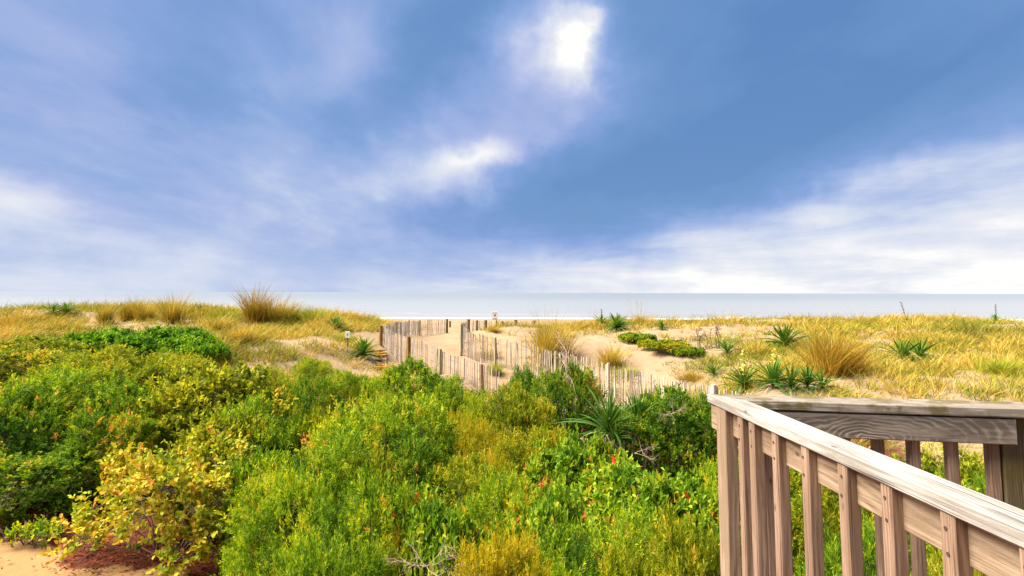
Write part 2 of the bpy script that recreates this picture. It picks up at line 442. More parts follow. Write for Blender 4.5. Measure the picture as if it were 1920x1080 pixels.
def metal(name, c, rough=.5):
    m, N = new_mat(name)
    tc = N.n('ShaderNodeTexCoord').outputs['Object']
    f = N.noise(tc, 40, 3)
    bs = N.n('ShaderNodeBsdfPrincipled'); bs.inputs['Metallic'].default_value = .7; bs.inputs['Roughness'].default_value = rough
    N.set(bs.inputs['Base Color'], N.mix(f, c, tuple(x * .5 for x in c)))
    finish(N, bs.outputs[0]); return m
M['screw'] = metal('screw_steel', (.16, .11, .08))
M['wire'] = metal('fence_wire', (.22, .17, .13), .7)

def paint(name, c):
    m, N = new_mat(name)
    tc = N.n('ShaderNodeTexCoord').outputs['Object']
    f = N.noise(tc, 12, 4)
    bs = N.n('ShaderNodeBsdfPrincipled'); bs.inputs['Roughness'].default_value = .5
    N.set(bs.inputs['Base Color'], N.mix(N.m('MULTIPLY', f, .3), c, tuple(x * .6 for x in c)))
    finish(N, bs.outputs[0]); return m
M['white'] = paint('sign_white', (.78, .74, .70))
M['black'] = paint('sign_black', (.06, .05, .06))
M['signred'] = paint('sign_print', (.35, .22, .22))

# ------------------------------------------------------------------ terrain
def G(px, py, Y):
    p = at(px, py, Y); return (p.x, p.y, p.z)
CP = [  # low ground round the house and thicket
    (-30, -30, .2), (0, -30, .2), (30, -30, .3), (-16, 2, .1), (-6, 2, 0), (0, 2, 0), (6, 2, .1), (16, 2, .3),
    (-9, 9, 0), (-5.5, 9, 0), (-2, 9, 0), (1.5, 9, 0), (5, 9, .2), (9, 8, .4), (14, 9, .7),
    (-14, 10, .3), (-8, 13, .25), (-4, 14, .15), (0, 14, .05), (3, 13.5, .1), (-1.5, 18, .1), (1.5, 18, .1),
    (-5, 17.5, .7), (-9, 17, 1.0), (-14, 17, 1.3), (-20, 16, 1.3),
    # the left dune
    (-6.5, 21, 1.45), (-10, 21, 1.95), (-15, 21, 1.9), (-22, 21, 2.0), G(600, 640, 24), G(690, 622, 27.5), G(650, 628, 26),
    (-9, 25.5, 2.15), (-14, 26, 2.4), (-21, 26, 2.5), G(100, 583, 31), G(300, 584, 32), G(500, 588, 33), G(600, 596, 34), G(690, 602, 35),
    (-35, 28, 2.6), (-33, 20, 1.8), (-12, 40, 1.9), (-25, 40, 1.9), (-8, 40, 1.75), (-40, 40, 1.6),
    # the path between the fences
    G(866, 663, 27.5), G(800, 690, 24.5), G(850, 700, 23), G(800, 640, 33), G(835, 624, 38), G(785, 630, 36), G(850, 613, 45), G(909, 623, 40), G(880, 650, 30),
    (-4.2, 25.2, .95), (-2.7, 23.8, .7), (-1.1, 22.5, .4), (.3, 21, .3),
    # the right dune
    G(930, 618, 35), G(985, 626, 33), (.4, 25.2, .95), (1.9, 23.7, .72), (3.3, 22, .5), (4.0, 20, .4), (4.9, 16.5, .4), (5.2, 15.3, .45),
    G(1080, 640, 29), G(1150, 625, 32), G(1220, 610, 36), G(1300, 622, 31), G(1280, 655, 26), G(1400, 602, 38), G(1600, 603, 38), G(1850, 606, 36),
    G(1500, 660, 23.5), G(1450, 738, 16.5), G(1540, 730, 16.6), G(1700, 690, 20.5), G(1850, 690, 20), G(1800, 735, 16), G(1700, 740, 16), G(1600, 640, 26), G(1850, 640, 26),
    (9, 12, .8), (13, 13, 1.0), (20, 12, 1.1), (30, 25, 2.2), (32, 36, 2.2), (25, 18, 1.6), (40, 20, 1.5),
    (5, 42, 1.75), (15, 44, 1.7), (28, 44, 1.7),
    # back of the dunes, beach and shore
    (-30, 58, .7), (-8, 58, .65), (8, 58, .7), (30, 58, .7), (-45, 80, .42), (0, 80, .42), (45, 80, .42),
    (-70, 150, -2.6), (0, 150, -2.6), (70, 150, -2.6), (-70, 220, -5.5), (0, 220, -5.5), (70, 220, -5.5), (-90, 40, 1), (90, 40, 1), (-90, 0, .3), (90, 0, .3), (-90, 100, -.4), (90, 100, -.4),
]
CP = np.array(CP, float)
def tps(r2):
    return np.where(r2 > 1e-9, r2 * np.log(np.maximum(r2, 1e-9)), 0.0)
_d2 = ((CP[:, None, :2] - CP[None, :, :2]) ** 2).sum(-1)
_n = len(CP)
_A = np.zeros((_n + 3, _n + 3)); _A[:_n, :_n] = tps(_d2) + np.eye(_n) * 1.5
_A[:_n, _n] = 1; _A[:_n, _n + 1:] = CP[:, :2]; _A[_n, :_n] = 1; _A[_n + 1:, :_n] = CP[:, :2].T
_W = np.linalg.solve(_A, np.concatenate([CP[:, 2], np.zeros(3)]))

def vnoise(x, y, seed=0):
    """smooth value noise on arrays"""
    xi, yi = np.floor(x).astype(np.int64), np.floor(y).astype(np.int64)
    fx, fy = x - xi, y - yi
    fx, fy = fx * fx * (3 - 2 * fx), fy * fy * (3 - 2 * fy)
    def h(a, b):
        n = (a * 374761393 + b * 668265263 + seed * 1442695041) & 0x7fffffff
        n = ((n ^ (n >> 13)) * 1274126177) & 0x7fffffff
        return ((n ^ (n >> 16)) & 0xffff) / 65535.0
    return (h(xi, yi) * (1 - fx) + h(xi + 1, yi) * fx) * (1 - fy) + (h(xi, yi + 1) * (1 - fx) + h(xi + 1, yi + 1) * fx) * fy
def fbm(x, y, seed=0, o=4):
    s, a, t = 0.0, 1.0, 0.0
    for i in range(o):
        s = s + a * vnoise(x * 2 ** i + 13.7 * i, y * 2 ** i - 7.1 * i, seed + i); t += a; a *= .5
    return s / t
def height(x, y, rough=True):
    x, y = np.atleast_1d(np.asarray(x, float)), np.atleast_1d(np.asarray(y, float))
    out = np.empty(x.shape)
    flat_x, flat_y, fo = x.ravel(), y.ravel(), out.ravel()
    for i in range(0, len(flat_x), 20000):
        X, Y = np.clip(flat_x[i:i + 20000], -95, 95), np.clip(flat_y[i:i + 20000], -60, 225)
        r2 = (X[:, None] - CP[None, :, 0]) ** 2 + (Y[:, None] - CP[None, :, 1]) ** 2
        fo[i:i + 20000] = tps(r2) @ _W[:_n] + _W[_n] + X * _W[_n + 1] + Y * _W[_n + 2]
    out = fo.reshape(x.shape)
    dune = np.clip((y - 14) / 6, 0, 1) * np.clip((62 - y) / 15, 0, 1)
    path = path_mask(x, y)
    out = out + (fbm(x * .33, y * .33, 3) - .5) * .55 * dune * (1 - path) + (fbm(x * 1.7, y * 1.7, 9) - .5) * .10 * (.35 + dune) * (1 - .3 * path) + (fbm(x * 3.1, y * 3.1, 19, 2) - .5) * .11 * np.clip((y - 15) / 6, 0, 1) * np.clip((62 - y) / 10, 0, 1)
    return out
def path_mask(x, y):
    cx = np.interp(y, [19, 23, 26, 30, 38, 46, 55], [1.2, .2, -2.2, -3.9, -3.3, -3.0, -2.5])
    hw = np.interp(y, [19, 26, 38, 50], [1.2, 1.6, 1.3, 4.0])
    m = np.clip(1.4 - np.abs(x - cx) / hw, 0, 1) * np.clip((y - 19) / 3, 0, 1)
    return np.maximum(m, np.clip((y - 48) / 10, 0, 1))
def hz(x, y): return float(height(x, y)[0])

# where the thicket stands the sand is covered by fallen leaves and humus
def litter_mask(x, y):
    edge = 18.5 + 1.5 * np.sin(x * .7) - np.clip(np.abs(x - 0) - 3, 0, 4) * .15
    t = np.clip((edge - y) / 2.5, 0, 1)
    # bare yard sand in front of the yellow bush
    yard = np.clip((10.75 + (x + 8.3) * -.40 + (fbm(x * 2, y * 2, 21) - .5) * 1.2 - y) / .35, 0, 1) * np.clip((-3.5 - x) / .6, 0, 1)
    right = np.clip((x - 6.0) / 3, 0, 1) * .8
    return np.clip(t - yard * 1.0 - right, 0, 1)

def make_ground():
    xs = np.concatenate([np.linspace(-1500, -90, 12), np.linspace(-80, -36, 23), np.linspace(-35, 35, 351), np.linspace(36, 80, 23), np.linspace(90, 1500, 12)])
    ys = np.concatenate([np.linspace(-400, -20, 10), np.linspace(-15, 5, 11), np.linspace(5.4, 50, 260), np.linspace(51, 100, 50), np.linspace(104, 225, 31)])
    X, Y = np.meshgrid(xs, ys)
    Z = height(X, Y)
    nx, ny = len(xs), len(ys)
    i = np.arange(nx * ny).reshape(ny, nx)
    q = np.stack([i[:-1, :-1], i[:-1, 1:], i[1:, 1:], i[1:, :-1]], -1).reshape(-1, 4)
    m, N = new_mat('dune_sand')
    pos = N.n('ShaderNodeNewGeometry').outputs['Position']
    lit = N.n('ShaderNodeAttribute', attribute_name='litter').outputs['Fac']
    n1 = N.noise(pos, .6, 5, .6); n2 = N.noise(pos, 9.0, 5, .65); n3 = N.noise(pos, 70.0, 3, .6)
    c = N.ramp(N.m('ADD', N.m('MULTIPLY', n1, .6), N.m('MULTIPLY', n2, .4)), [(.3, (.205, .132, .070)), (.5, (.248, .168, .096)), (.72, (.290, .205, .128))])
    c = N.mix(N.mapr(n3, .56, .75, 0, .25), c, (.12, .07, .035))
    debris = N.mapr(N.noise(pos, 26.0, 4, .7), .63, .70, 0, .55)
    _, yy, _ = N.sep(pos)
    c = N.mix(N.m('MULTIPLY', debris, N.mapr(yy, 42, 36)), c, (.16, .085, .03))
    c = N.mix(N.mapr(yy, 13, 11.5, 0, .85), c, N.mix(n1, (.24, .125, .042), (.29, .165, .065)))
    lc = N.ramp(n2, [(.3, (.035, .012, .006)), (.55, (.085, .024, .010)), (.8, (.15, .045, .016))])
    lf = N.mapr(N.m('ADD', lit, N.m('MULTIPLY', N.m('SUBTRACT', n2, .5), .5)), .3, .6)
    c = N.mix(lf, c, lc)
    bs = N.n('ShaderNodeBsdfPrincipled'); bs.inputs['Roughness'].default_value = .95; bs.inputs['Specular IOR Level'].default_value = .1
    N.set(bs.inputs['Base Color'], c)
    bp = N.n('ShaderNodeBump', i_Strength=.6, i_Distance=.05)
    N.set(bp.inputs['Height'], N.m('ADD', N.m('MULTIPLY', N.noise(pos, 4.5, 4, .55), 1.0), N.m('MULTIPLY', n3, .1)))
    N.t.links.new(bp.outputs[0], bs.inputs['Normal'])
    finish(N, bs.outputs[0])
    me = np_mesh('ground', np.stack([X, Y, Z], -1), quads=q, attrs={'litter': litter_mask(X, Y).ravel()}, mat=m, smooth=True)
    o = obj('ground', me)
    tag(o, 'pale sand of the dunes, path and beach', None, kind='structure')
make_ground()

SEA_Z = -2.2
def make_water():
    # swell and breakers are real relief near the shore
    xs = np.concatenate([-np.geomspace(20000, 200, 14), np.linspace(-170, 170, 90), np.geomspace(200, 20000, 14)])
    ys = np.concatenate([np.linspace(112, 330, 150), np.geomspace(335, 30000, 40)])
    X, Y = np.meshgrid(xs, ys)
    bend = (fbm(X * .012, Y * .01, 40) - .5) * 30
    def wave(yc, hgt, w):
        amp = np.clip((fbm(X * .02 + yc, X * 0 + yc, 50) - .25) * 2, 0, 1.2)
        t = (Y - yc - bend) / w
        return hgt * amp * np.exp(-t * t)
    Z = SEA_Z + wave(152, .35, 2.2) + wave(172, .55, 2.4) + wave(196, .6, 3.0) + wave(232, .5, 3.6) + wave(280, .45, 4.5)
    Z = Z + np.where(Y < 330, (fbm(X * .15, Y * .3, 60) - .5) * .16, 0)
    foam = np.clip(.5 * (wave(152, 1, 4) + .8 * wave(172, 1, 3.0) + .6 * wave(196, 1, 3.0)), 0, 1)
    foam = np.maximum(foam, np.clip((158 + bend * .2 - Y) / 10, 0, 1))
    nx, ny = len(xs), len(ys)
    i = np.arange(nx * ny).reshape(ny, nx)
    q = np.stack([i[:-1, :-1], i[:-1, 1:], i[1:, 1:], i[1:, :-1]], -1).reshape(-1, 4)
    m, N = new_mat('sea_water')
    pos = N.n('ShaderNodeNewGeometry').outputs['Position']
    fo = N.n('ShaderNodeAttribute', attribute_name='foam').outputs['Fac']
    n = N.noise(N.v('MULTIPLY', pos, (.05, .22, 1)), 1.0, 5, .62)
    ff = N.mapr(N.m('ADD', fo, N.m('MULTIPLY', N.m('SUBTRACT', n, .5), 1.1)), .42, .75)
    bs = N.n('ShaderNodeBsdfPrincipled'); bs.inputs['Roughness'].default_value = .30; bs.inputs['IOR'].default_value = 1.33
    x_, y_, z_ = N.sep(pos)
    deep = N.mapr(y_, 150, 900)
    N.set(bs.inputs['Base Color'], N.mix(deep, (.21, .215, .21), (.165, .18, .185)))
    b1 = N.n('ShaderNodeBump', i_Strength=.12, i_Distance=.4)
    N.set(b1.inputs['Height'], N.noise(N.v('MULTIPLY', pos, (.10, .30, 1)), 1.0, 6, .6))
    N.t.links.new(b1.outputs[0], bs.inputs['Normal'])
    fm = N.n('ShaderNodeBsdfDiffuse'); fm.inputs[0].default_value = (.42, .42, .42, 1)
    mx = N.n('ShaderNodeMixShader'); N.set(mx.inputs[0], ff)
    N.t.links.new(bs.outputs[0], mx.inputs[1]); N.t.links.new(fm.outputs[0], mx.inputs[2])
    finish(N, mx.outputs[0])
    me = np_mesh('water', np.stack([X, Y, Z], -1), quads=q, attrs={'foam': foam.ravel()}, mat=m, smooth=True)
    tag(obj('water', me), 'pale grey sea with white surf along the beach', None, kind='structure')
make_water()

# ------------------------------------------------------------------ railing
RZ = CAMZ - 0.39                    # top of the caps
TH = 0.034
def rp(px, py, z=RZ): return onz(px, py, z)
O1, O2 = rp(1326, 738), rp(1920, 993.4)
I1, I2 = rp(1399, 750), rp(1920, 959.8)
F2, N2 = rp(1900, 753), rp(1900, 765.3)
DECK_Z = RZ - 1.06
def make_railing():
    root = empty('deck_railing', (O1.x, O1.y, hz(O1.x, O1.y)))
    tag(root, 'weathered wooden railing with square balusters round the deck corner', 'railing')
    rel = lambda p: (p.x - root.location.x, p.y - root.location.y)
    zt = RZ - root.location.z
    ld = (O2 - O1).normalized()                    # towards the viewer
    lw = 0.5 * ((I1 - O1).cross(ld).length + (I2 - O1).cross(ld).length)
    lside = Vector((-ld.y, ld.x, 0));
    if lside.x < 0: lside = -lside
    fd = ((F2 - O1).normalized() + (N2 - I1).normalized()).normalized()
    fside = Vector((-fd.y, fd.x, 0))
    if fside.y > 0: fside = -fside                 # towards the viewer
    # caps are mitred at the corner; local X of each cap is its length so that the grain follows it
    def cap(name, origin, d, pts, mat):
        ang = math.atan2(d.y, d.x)
        c, s = math.cos(-ang), math.sin(-ang)
        loc = [((p.x - origin.x) * c - (p.y - origin.y) * s, (p.x - origin.x) * s + (p.y - origin.y) * c) for p in pts]
        n = len(loc); b = .004
        cx, cy = sum(p[0] for p in loc) / n, sum(p[1] for p in loc) / n
        rings = []
        for zz, ins in ((-TH, b), (-TH + b, 0), (-b, 0), (0, b)):
            rings.append([(p[0], p[1] - math.copysign(ins, p[1] - cy), zz) for p in loc])
        v = [q for r_ in rings for q in r_]
        f = []
        for k in range(3):
            for i in range(n):
                j = (i + 1) % n
                f.append((k * n + i, k * n + j, (k + 1) * n + j, (k + 1) * n + i))
        f += [tuple(range(n - 1, -1, -1)), tuple(range(3 * n, 4 * n))]
        me = bpy.data.meshes.new(name); me.from_pydata(v, [], f); me.update(); me.materials.append(mat)
        return obj(name, me, root, (*rel(origin), zt), (0, 0, ang))
    near_o = O1 + ld * 3.2
    cap('handrail', O1, ld, [O1, near_o, near_o + lside * lw, I1], M['cap'])
    g = fd * .0025
    cap('handrail', O1, fd, [O1 + g * 2, I1 + g, N2 + fd * .10, F2 + fd * .02], M['cap_mossy'])['label'] = 'mossy handrail across the far side'
    # the third side leaves the far corner towards the viewer, sinking with the stairs
    pdir = Vector((.30, -1, 0)).normalized()
    c0 = F2 + fd * .03
    board('handrail', c0 + Vector((.018, -.03, -TH / 2 - .006)), c0 + Vector((.018, -.03, -TH / 2 - .006)) + pdir * 2.2 + Vector((0, 0, -.5)), .10, TH, M['cap_mossy'], root)
    # top rail boards under the caps, balusters stand outside them
    RH = .092
    zb = RZ - TH - .002 - RH / 2
    a = O1 + lside * (lw * .60) + ld * .075
    b_ = O1 + lside * (lw * .60) + ld * 3.15
    board('top_rail', (a.x, a.y, zb), (b_.x, b_.y, zb), .034, RH, M['rail'], root)
    bo = board('end_block', (O1 + lside * .030 + fd * .0 + ld * .012).xy.to_3d() + Vector((0, 0, zb)), (O1 + lside * .030 + ld * .07).xy.to_3d() + Vector((0, 0, zb)), .040, RH, M['rail'], root)
    a = I1 - fside * .0 + fd * .02 - fside * .022
    b_ = N2 - fside * .022 + fd * .008
    sb = board('top_rail', (a.x, a.y, zb), (b_.x, b_.y, zb), .034, RH - .006, M['swirl'], root)
    sb['label'] = 'grey top rail board with swirling grain'
    zlow = DECK_Z + .10
    for (p, q) in ((O1 + lside * (lw * .60) + ld * .08, O1 + lside * (lw * .60) + ld * 3.15), (I1 + fd * .02 - fside * .022, N2 - fside * .022 + fd * .008)):
        board('bottom_rail', (p.x, p.y, zlow), (q.x, q.y, zlow), .034, .09, M['rail'], root)
    # balusters of the near side; the screw heads face outwards
    bw = .038
    ztop = RZ - TH - .001
    def baluster(c, ang, w=bw, name='baluster', mat='baluster', top=ztop, bot=DECK_Z - .12):
        d = Vector((math.cos(ang), math.sin(ang), 0))
        j = lambda a: random.uniform(-a, a)
        o = board(name, (c.x + j(.003), c.y + j(.003), bot), (c.x + j(.001), c.y + j(.001), top), w * random.uniform(.96, 1.0), bw, M[mat], root, up=(d.x + j(.02), d.y + j(.02), 0), bev=.0045)
        return o
    lang = math.atan2(lside.y, lside.x)
    s_list = []
    # where the near faces meet the photograph's spacing (metres along the rail from the corner)
    for px in (1382, 1403, 1444, 1498, 1565, 1642, 1750, 1890):
        # left edge of each baluster on the outer plane
        p0 = O1 + lside * .004
        # intersect the sight line in plan with the outer face line
        r_ = ray(px, 830); k = r_.x / r_.y
        t = (k * p0.y - p0.x) / (ld.x - k * ld.y)
        s_list.append(t)
    step = (s_list[-1] - s_list[2]) / (len(s_list) - 3)
    s_all = s_list + [s_list[-1] + step * (i + 1) for i in range(12)]
    first = None
    for i, s in enumerate(s_all):
        if s > 3.1: break
        c = O1 + ld * (s + bw / 2 + .004) + lside * (.004 + bw / 2)
        o = baluster(c, lang)
        for dz in (.028, .075):
            pp = c - lside * (bw / 2 + .0005)
            v, q = tubes([((0, 0, 0), (-.0016, 0, 0), .0045, .0042)], 8)
            v = list(map(tuple, v)); q = [tuple(x) for x in q] + [tuple(range(15, 7, -1))]
            me = bpy.data.meshes.new('screw'); me.from_pydata(v, [], q); me.update(); me.materials.append(M['screw'])
            so = obj('screw', me, o)
            # baluster local frame: X up, Z = lside
            so.location = (ztop - dz - (DECK_Z - .12), random.uniform(-.004, .004), -bw / 2)
            so.rotation_euler = (0, -math.pi / 2, 0)
    # wider corner baluster
    c = O1 + ld * .118 + lside * .026
    board('corner_post', (c.x, c.y, DECK_Z - .3), (c.x, c.y, ztop), .085, .045, M['rail'], root, up=lside)
    # far side balusters
    fang = math.atan2(fside.y, fside.x)
    base = I1 - fside * (.022 + .017 + .002 + bw / 2)
    for px in (1434, 1507, 1578, 1641, 1707.5, 1779, 1856):
        r_ = ray(px, 880); k = r_.x / r_.y
        p0 = base + fside * (bw / 2)
        t = (k * p0.y - p0.x) / (fd.x - k * fd.y)
        c = base + fd * (t + bw / 2)
        baluster(c, fang)
    # mossy post where the far side ends
    c = N2 + fd * .028 - fside * (.022 + .017 + .003 + .045)
    board('post', (c.x, c.y, hz(c.x, c.y) - .2), (c.x, c.y, ztop), .09, .09, M['post_mossy'], root, up=-fside)['label'] = 'mossy square post'
    for (p, m_) in ((O1 + ld * .16 + lside * .135 + fd * .05, 'post_dark'),):
        board('post', (p.x, p.y, hz(p.x, p.y) - .2), (p.x, p.y, DECK_Z - .05), .09, .09, M[m_], root)
    return root, ld, lside, fd, fside
RAIL, LD, LS, FD, FS = make_railing()

def make_deck():
    # boards of the deck inside the railing, each its own plank
    c = I1 + FD * .02
    root = empty('deck_platform', (c.x, c.y, DECK_Z - .04))
    tag(root, 'grey plank deck floor inside the wooden railing', 'deck')
    n = 17; wid = .135
    for i in range(n):
        s = .03 + i * (wid + .006)
        p = I1 + LD * (s + wid / 2)
        q0, q1 = p + LS * .02, p + LS * 1.5
        board('deck_board', (q0.x, q0.y, DECK_Z - .016), (q1.x, q1.y, DECK_Z - .016), wid, .028, M['cap_mossy'], root)
    for k in (.05, .7, 1.4):
        a, b = I1 + LS * k + LD * .02, I1 + LS * k + LD * 2.4
        board('joist', (a.x, a.y, DECK_Z - .12), (b.x, b.y, DECK_Z - .12), .04, .17, M['rail'], root)
    for k, s in ((.05, 2.3), (1.4, .06), (1.4, 2.3)):
        a = I1 + LS * k + LD * s
        board('post', (a.x + .07, a.y, hz(a.x, a.y) - .2), (a.x + .07, a.y, DECK_Z - .05), .09, .09, M['post_dark'], root)
make_deck()

# ------------------------------------------------------------------ sand fences
def picket_mesh(name, mat):
    # split lath: unit length along X, slightly uneven outline, pointed top shoulder
    w, t = .037, .012
    xs = [0, .3, .65, .985, 1.0]; ws = [.95, 1.02, .97, 1.0, .72]
    v, f = [], []
    for x, k in zip(xs, ws):
        hw = w / 2 * k
        v += [(x, -hw, -t / 2), (x, hw, -t / 2), (x, hw, t / 2), (x, -hw, t / 2)]
    for i in range(len(xs) - 1):
        for j in range(4):
            a, b = i * 4 + j, i * 4 + (j + 1) % 4
            f.append((a, b, b + 4, a + 4))
    f += [(3, 2, 1, 0), tuple(range(len(xs) * 4 - 4, len(xs) * 4))]
    me = bpy.data.meshes.new(name); me.from_pydata(v, [], f); me.update(); me.materials.append(mat)
    return me
PK = [picket_mesh('picket', M['picket']) for _ in range(1)]
PKB = picket_mesh('picket', M['picket_brown'])

def fence(label, nodes, posts, spacing=.15, name='sand_fence', mesh=None, wires=(.2, .5, .8), seed=1):
    """nodes: (x, y, z of the fence top); posts: (index along nodes as float, width, material, extra height)"""
    rnd = random.Random(seed)
    P = [Vector(n) for n in nodes]
    x0, y0 = P[0].x, P[0].y
    root = empty(name, (x0, y0, hz(x0, y0)))
    tag(root, label, 'fence')
    cum = [0]
    for a, b in zip(P, P[1:]): cum.append(cum[-1] + (b.xy - a.xy).length)
    def pt(s):
        for i in range(len(P) - 1):
            if s <= cum[i + 1] or i == len(P) - 2:
                t = (s - cum[i]) / max(cum[i + 1] - cum[i], 1e-6)
                return P[i].lerp(P[i + 1], min(max(t, 0), 1)), (P[i + 1] - P[i])
    L = cum[-1]; n = int(L / spacing)
    for i in range(n + 1):
        if rnd.random() < .035: continue
        p, d = pt(i * spacing + rnd.uniform(-.012, .012))
        g = hz(p.x, p.y)
        top = p.z + rnd.uniform(-.05, .03) - (.25 if rnd.random() < .03 else 0) + .03 * math.sin(i * .21)
        bot = min(g - .06, top - .5)
        ang = math.atan2(d.y, d.x)
        o = obj('picket', mesh or PK[0], root, (p.x - x0, p.y - y0, bot - root.location.z))
        # local X up, local Y along the run
        Mx = Matrix(((0, math.cos(ang), math.sin(ang)), (0, math.sin(ang), -math.cos(ang)), (1, 0, 0)))
        e = (Mx @ Euler((0, rnd.gauss(0, .015), rnd.gauss(0, .03) + (rnd.choice((-.1, .1)) if rnd.random() < .05 else 0))).to_matrix()).to_euler()
        o.rotation_euler = e
        o.scale = (top - bot, rnd.uniform(.9, 1.12), 1)
    step = .5
    for fr in wires:
        segs = []
        m_ = max(2, int(L / step))
        for i in range(m_):
            a, d = pt(L * i / m_); b, _ = pt(L * (i + 1) / m_)
            off = Vector((-d.y, d.x, 0)).normalized() * .010
            za = a.z - .05 - (1 - fr) * 1.0; zb_ = b.z - .05 - (1 - fr) * 1.0
            segs.append(((a.x + off.x - x0, a.y + off.y - y0, za - root.location.z), (b.x + off.x - x0, b.y + off.y - y0, zb_ - root.location.z), .004, .004))
        v, q = tubes(segs, 4)
        obj('wire', np_mesh('wire', v, quads=q, mat=M['wire']), root)
    for (idx, w, mat, extra) in posts:
        i = int(min(idx, len(P) - 1)); fr = idx - i
        p = P[i] if fr == 0 else P[i].lerp(P[i + 1], fr)
        dvec = (P[min(i + 1, len(P) - 1)] - P[max(0, min(i, len(P) - 2))])
        off = Vector((dvec.y, -dvec.x, 0)).normalized() * (w / 2 + .02)
        if off.y > 0 : off = -off
        g = hz(p.x + off.x, p.y + off.y)
        board('post', (p.x + off.x, p.y + off.y, g - .3), (p.x + off.x, p.y + off.y, p.z + extra), w, w, M[mat], root, up=(dvec.x, dvec.y, 0), bev=.012)
    return root
FN = lambda *a: tuple(at(*a))
LA, LB_, LC, LDD = FN(935, 694, 22.0), FN(828, 655, 23.8), FN(769, 633, 25), FN(717, 613, 26.5)
fence('pale picket sand fence with orange posts along the near edge of the sand path', [LA, FN(905, 684, 22.5), LB_, LC, LDD],
      [(1, .11, 'post_brown', .03), (2, .11, 'post_grey', .02), (3, .11, 'post_orange', .05), (4, .11, 'post_orange', .06)], .103, seed=2)
fence('pale picket sand fence curving behind the sand path to a grey end post', [tuple(Vector(LDD) + Vector((.02, .25, 0))), FN(740, 604, 30.5), FN(785, 600, 36), FN(836, 599.5, 38)],
      [(1, .09, 'post_grey', 0), (2, .09, 'post_grey', 0), (3, .12, 'post_dark', .04)], .106, seed=3)
RF = FN(867, 609, 27.3)
fence('weathered picket sand fence descending beside the tall golden grass clump', [RF, FN(885, 624, 26.8), FN(963, 640, 25), FN(1044, 658, 23.5), FN(1133, 680.5, 22), FN(1190, 695.5, 20), FN(1306, 721, 16.5), FN(1342, 724, 15.6), FN(1420, 742, 14.6)],
      [(0, .10, 'post_grey', .04), (1.6, .09, 'post_grey', .02), (3, .09, 'post_grey', .0), (4.2, .08, 'picket', .05), (7, .11, 'picket', .04)], .103, seed=4)
fence('grey picket fence seen nearly end on at the path edge', [tuple(Vector(RF) + Vector((-.04, .3, 0))), FN(870, 605, 31), FN(876, 602, 38.6)],
      [(1, .12, 'post_dark', 0)], .11, seed=5)
fence('far picket fence with dark posts under the beach sign', [FN(876.5, 601, 39), FN(909, 602, 40), FN(965, 602, 41.5), FN(1000, 602.5, 42.5)],
      [(0, .15, 'post_dark', .08), (.5, .1, 'post_dark', .03), (1, .15, 'post_dark', .06), (1.55, .12, 'post_brown', 0), (2, .15, 'post_dark', .08), (3, .15, 'post_dark', .06)], .10, seed=6)
fence('brown picket fence half buried in the creeper below the yuccas', [FN(1079, 826, 11.6), FN(1088, 826, 11.6), FN(1145, 830, 11.7), FN(1215, 833, 11.9), FN(1300, 838, 12.1)],
      [(1, .13, 'post_brown', .05)], .135, mesh=PKB, seed=7)
def lone_post():
    p = at(844, 602, 44); g = hz(p.x, p.y)
    r = board('path_post', (p.x, p.y, g - .3), (p.x, p.y, p.z), .12, .12, M['post_dark'], None)
    tag(r, 'single dark post standing at the seaward end of the sand path', 'post')
lone_post()

def foot(px, py, Y0, lo=.72, hi=1.4):
    """where the sight line meets the ground near depth Y0"""
    Ys = np.linspace(Y0 * lo, Y0 * hi, 240)
    d = ray(px, py)
    X = d.x / d.y * Ys; Z = CAMZ + d.z / d.y * Ys
    below = Z < height(X, Ys)
    if below.any():
        i = int(np.argmax(below)); return Vector((X[i], Ys[i], hz(X[i], Ys[i])))
    p = at(px, py, Y0); return Vector((p.x, p.y, hz(p.x, p.y)))

# ------------------------------------------------------------------ signs and steps
def make_signs():
    p = at(928, 592, 39.6); g = hz(p.x, p.y)
    r = empty('beach_sign', (p.x, p.y, g))
    tag(r, 'small white beach rules sign on a post above the far fence', 'sign')
    zc = p.z - g
    board('post', (p.x + .10, p.y + .06, g - .3), (p.x + .10, p.y + .06, p.z + .2), .09, .09, M['post_dark'], r)
    def plate(name, w, h, z, t, mat, y=0.0, par=r):
        v, f, c = box_data(w, t, h, .004)
        me = bpy.data.meshes.new(name); me.from_pydata(v, [], f + c); me.update(); me.materials.append(mat)
        return obj(name, me, par, (-w / 2, y, z))
    plate('panel', .38, .50, zc, .03, M['white'])
    plate('print_block', .10, .10, zc + .03, .004, M['black'], -.0185)
    plate('print_line', .30, .05, zc - .20, .004, M['signred'], -.0185)
    plate('print_line', .26, .03, zc + .17, .004, M['signred'], -.0185)
    p = at(651.5, 627.5, 23.5); g = hz(p.x, p.y)
    r2 = empty('small_sign', (p.x, p.y, g))
    tag(r2, 'tiny square white sign with a dark dot on the left dune slope', 'sign')
    zc = p.z - g
    board('post', (p.x, p.y + .03, g - .3), (p.x, p.y + .03, p.z), .035, .035, M['post_brown'], r2)
    plate('panel', .18, .24, zc, .02, M['white'], par=r2)
    plate('print_block', .045, .05, zc + .01, .004, M['black'], -.0135, par=r2)
make_signs()
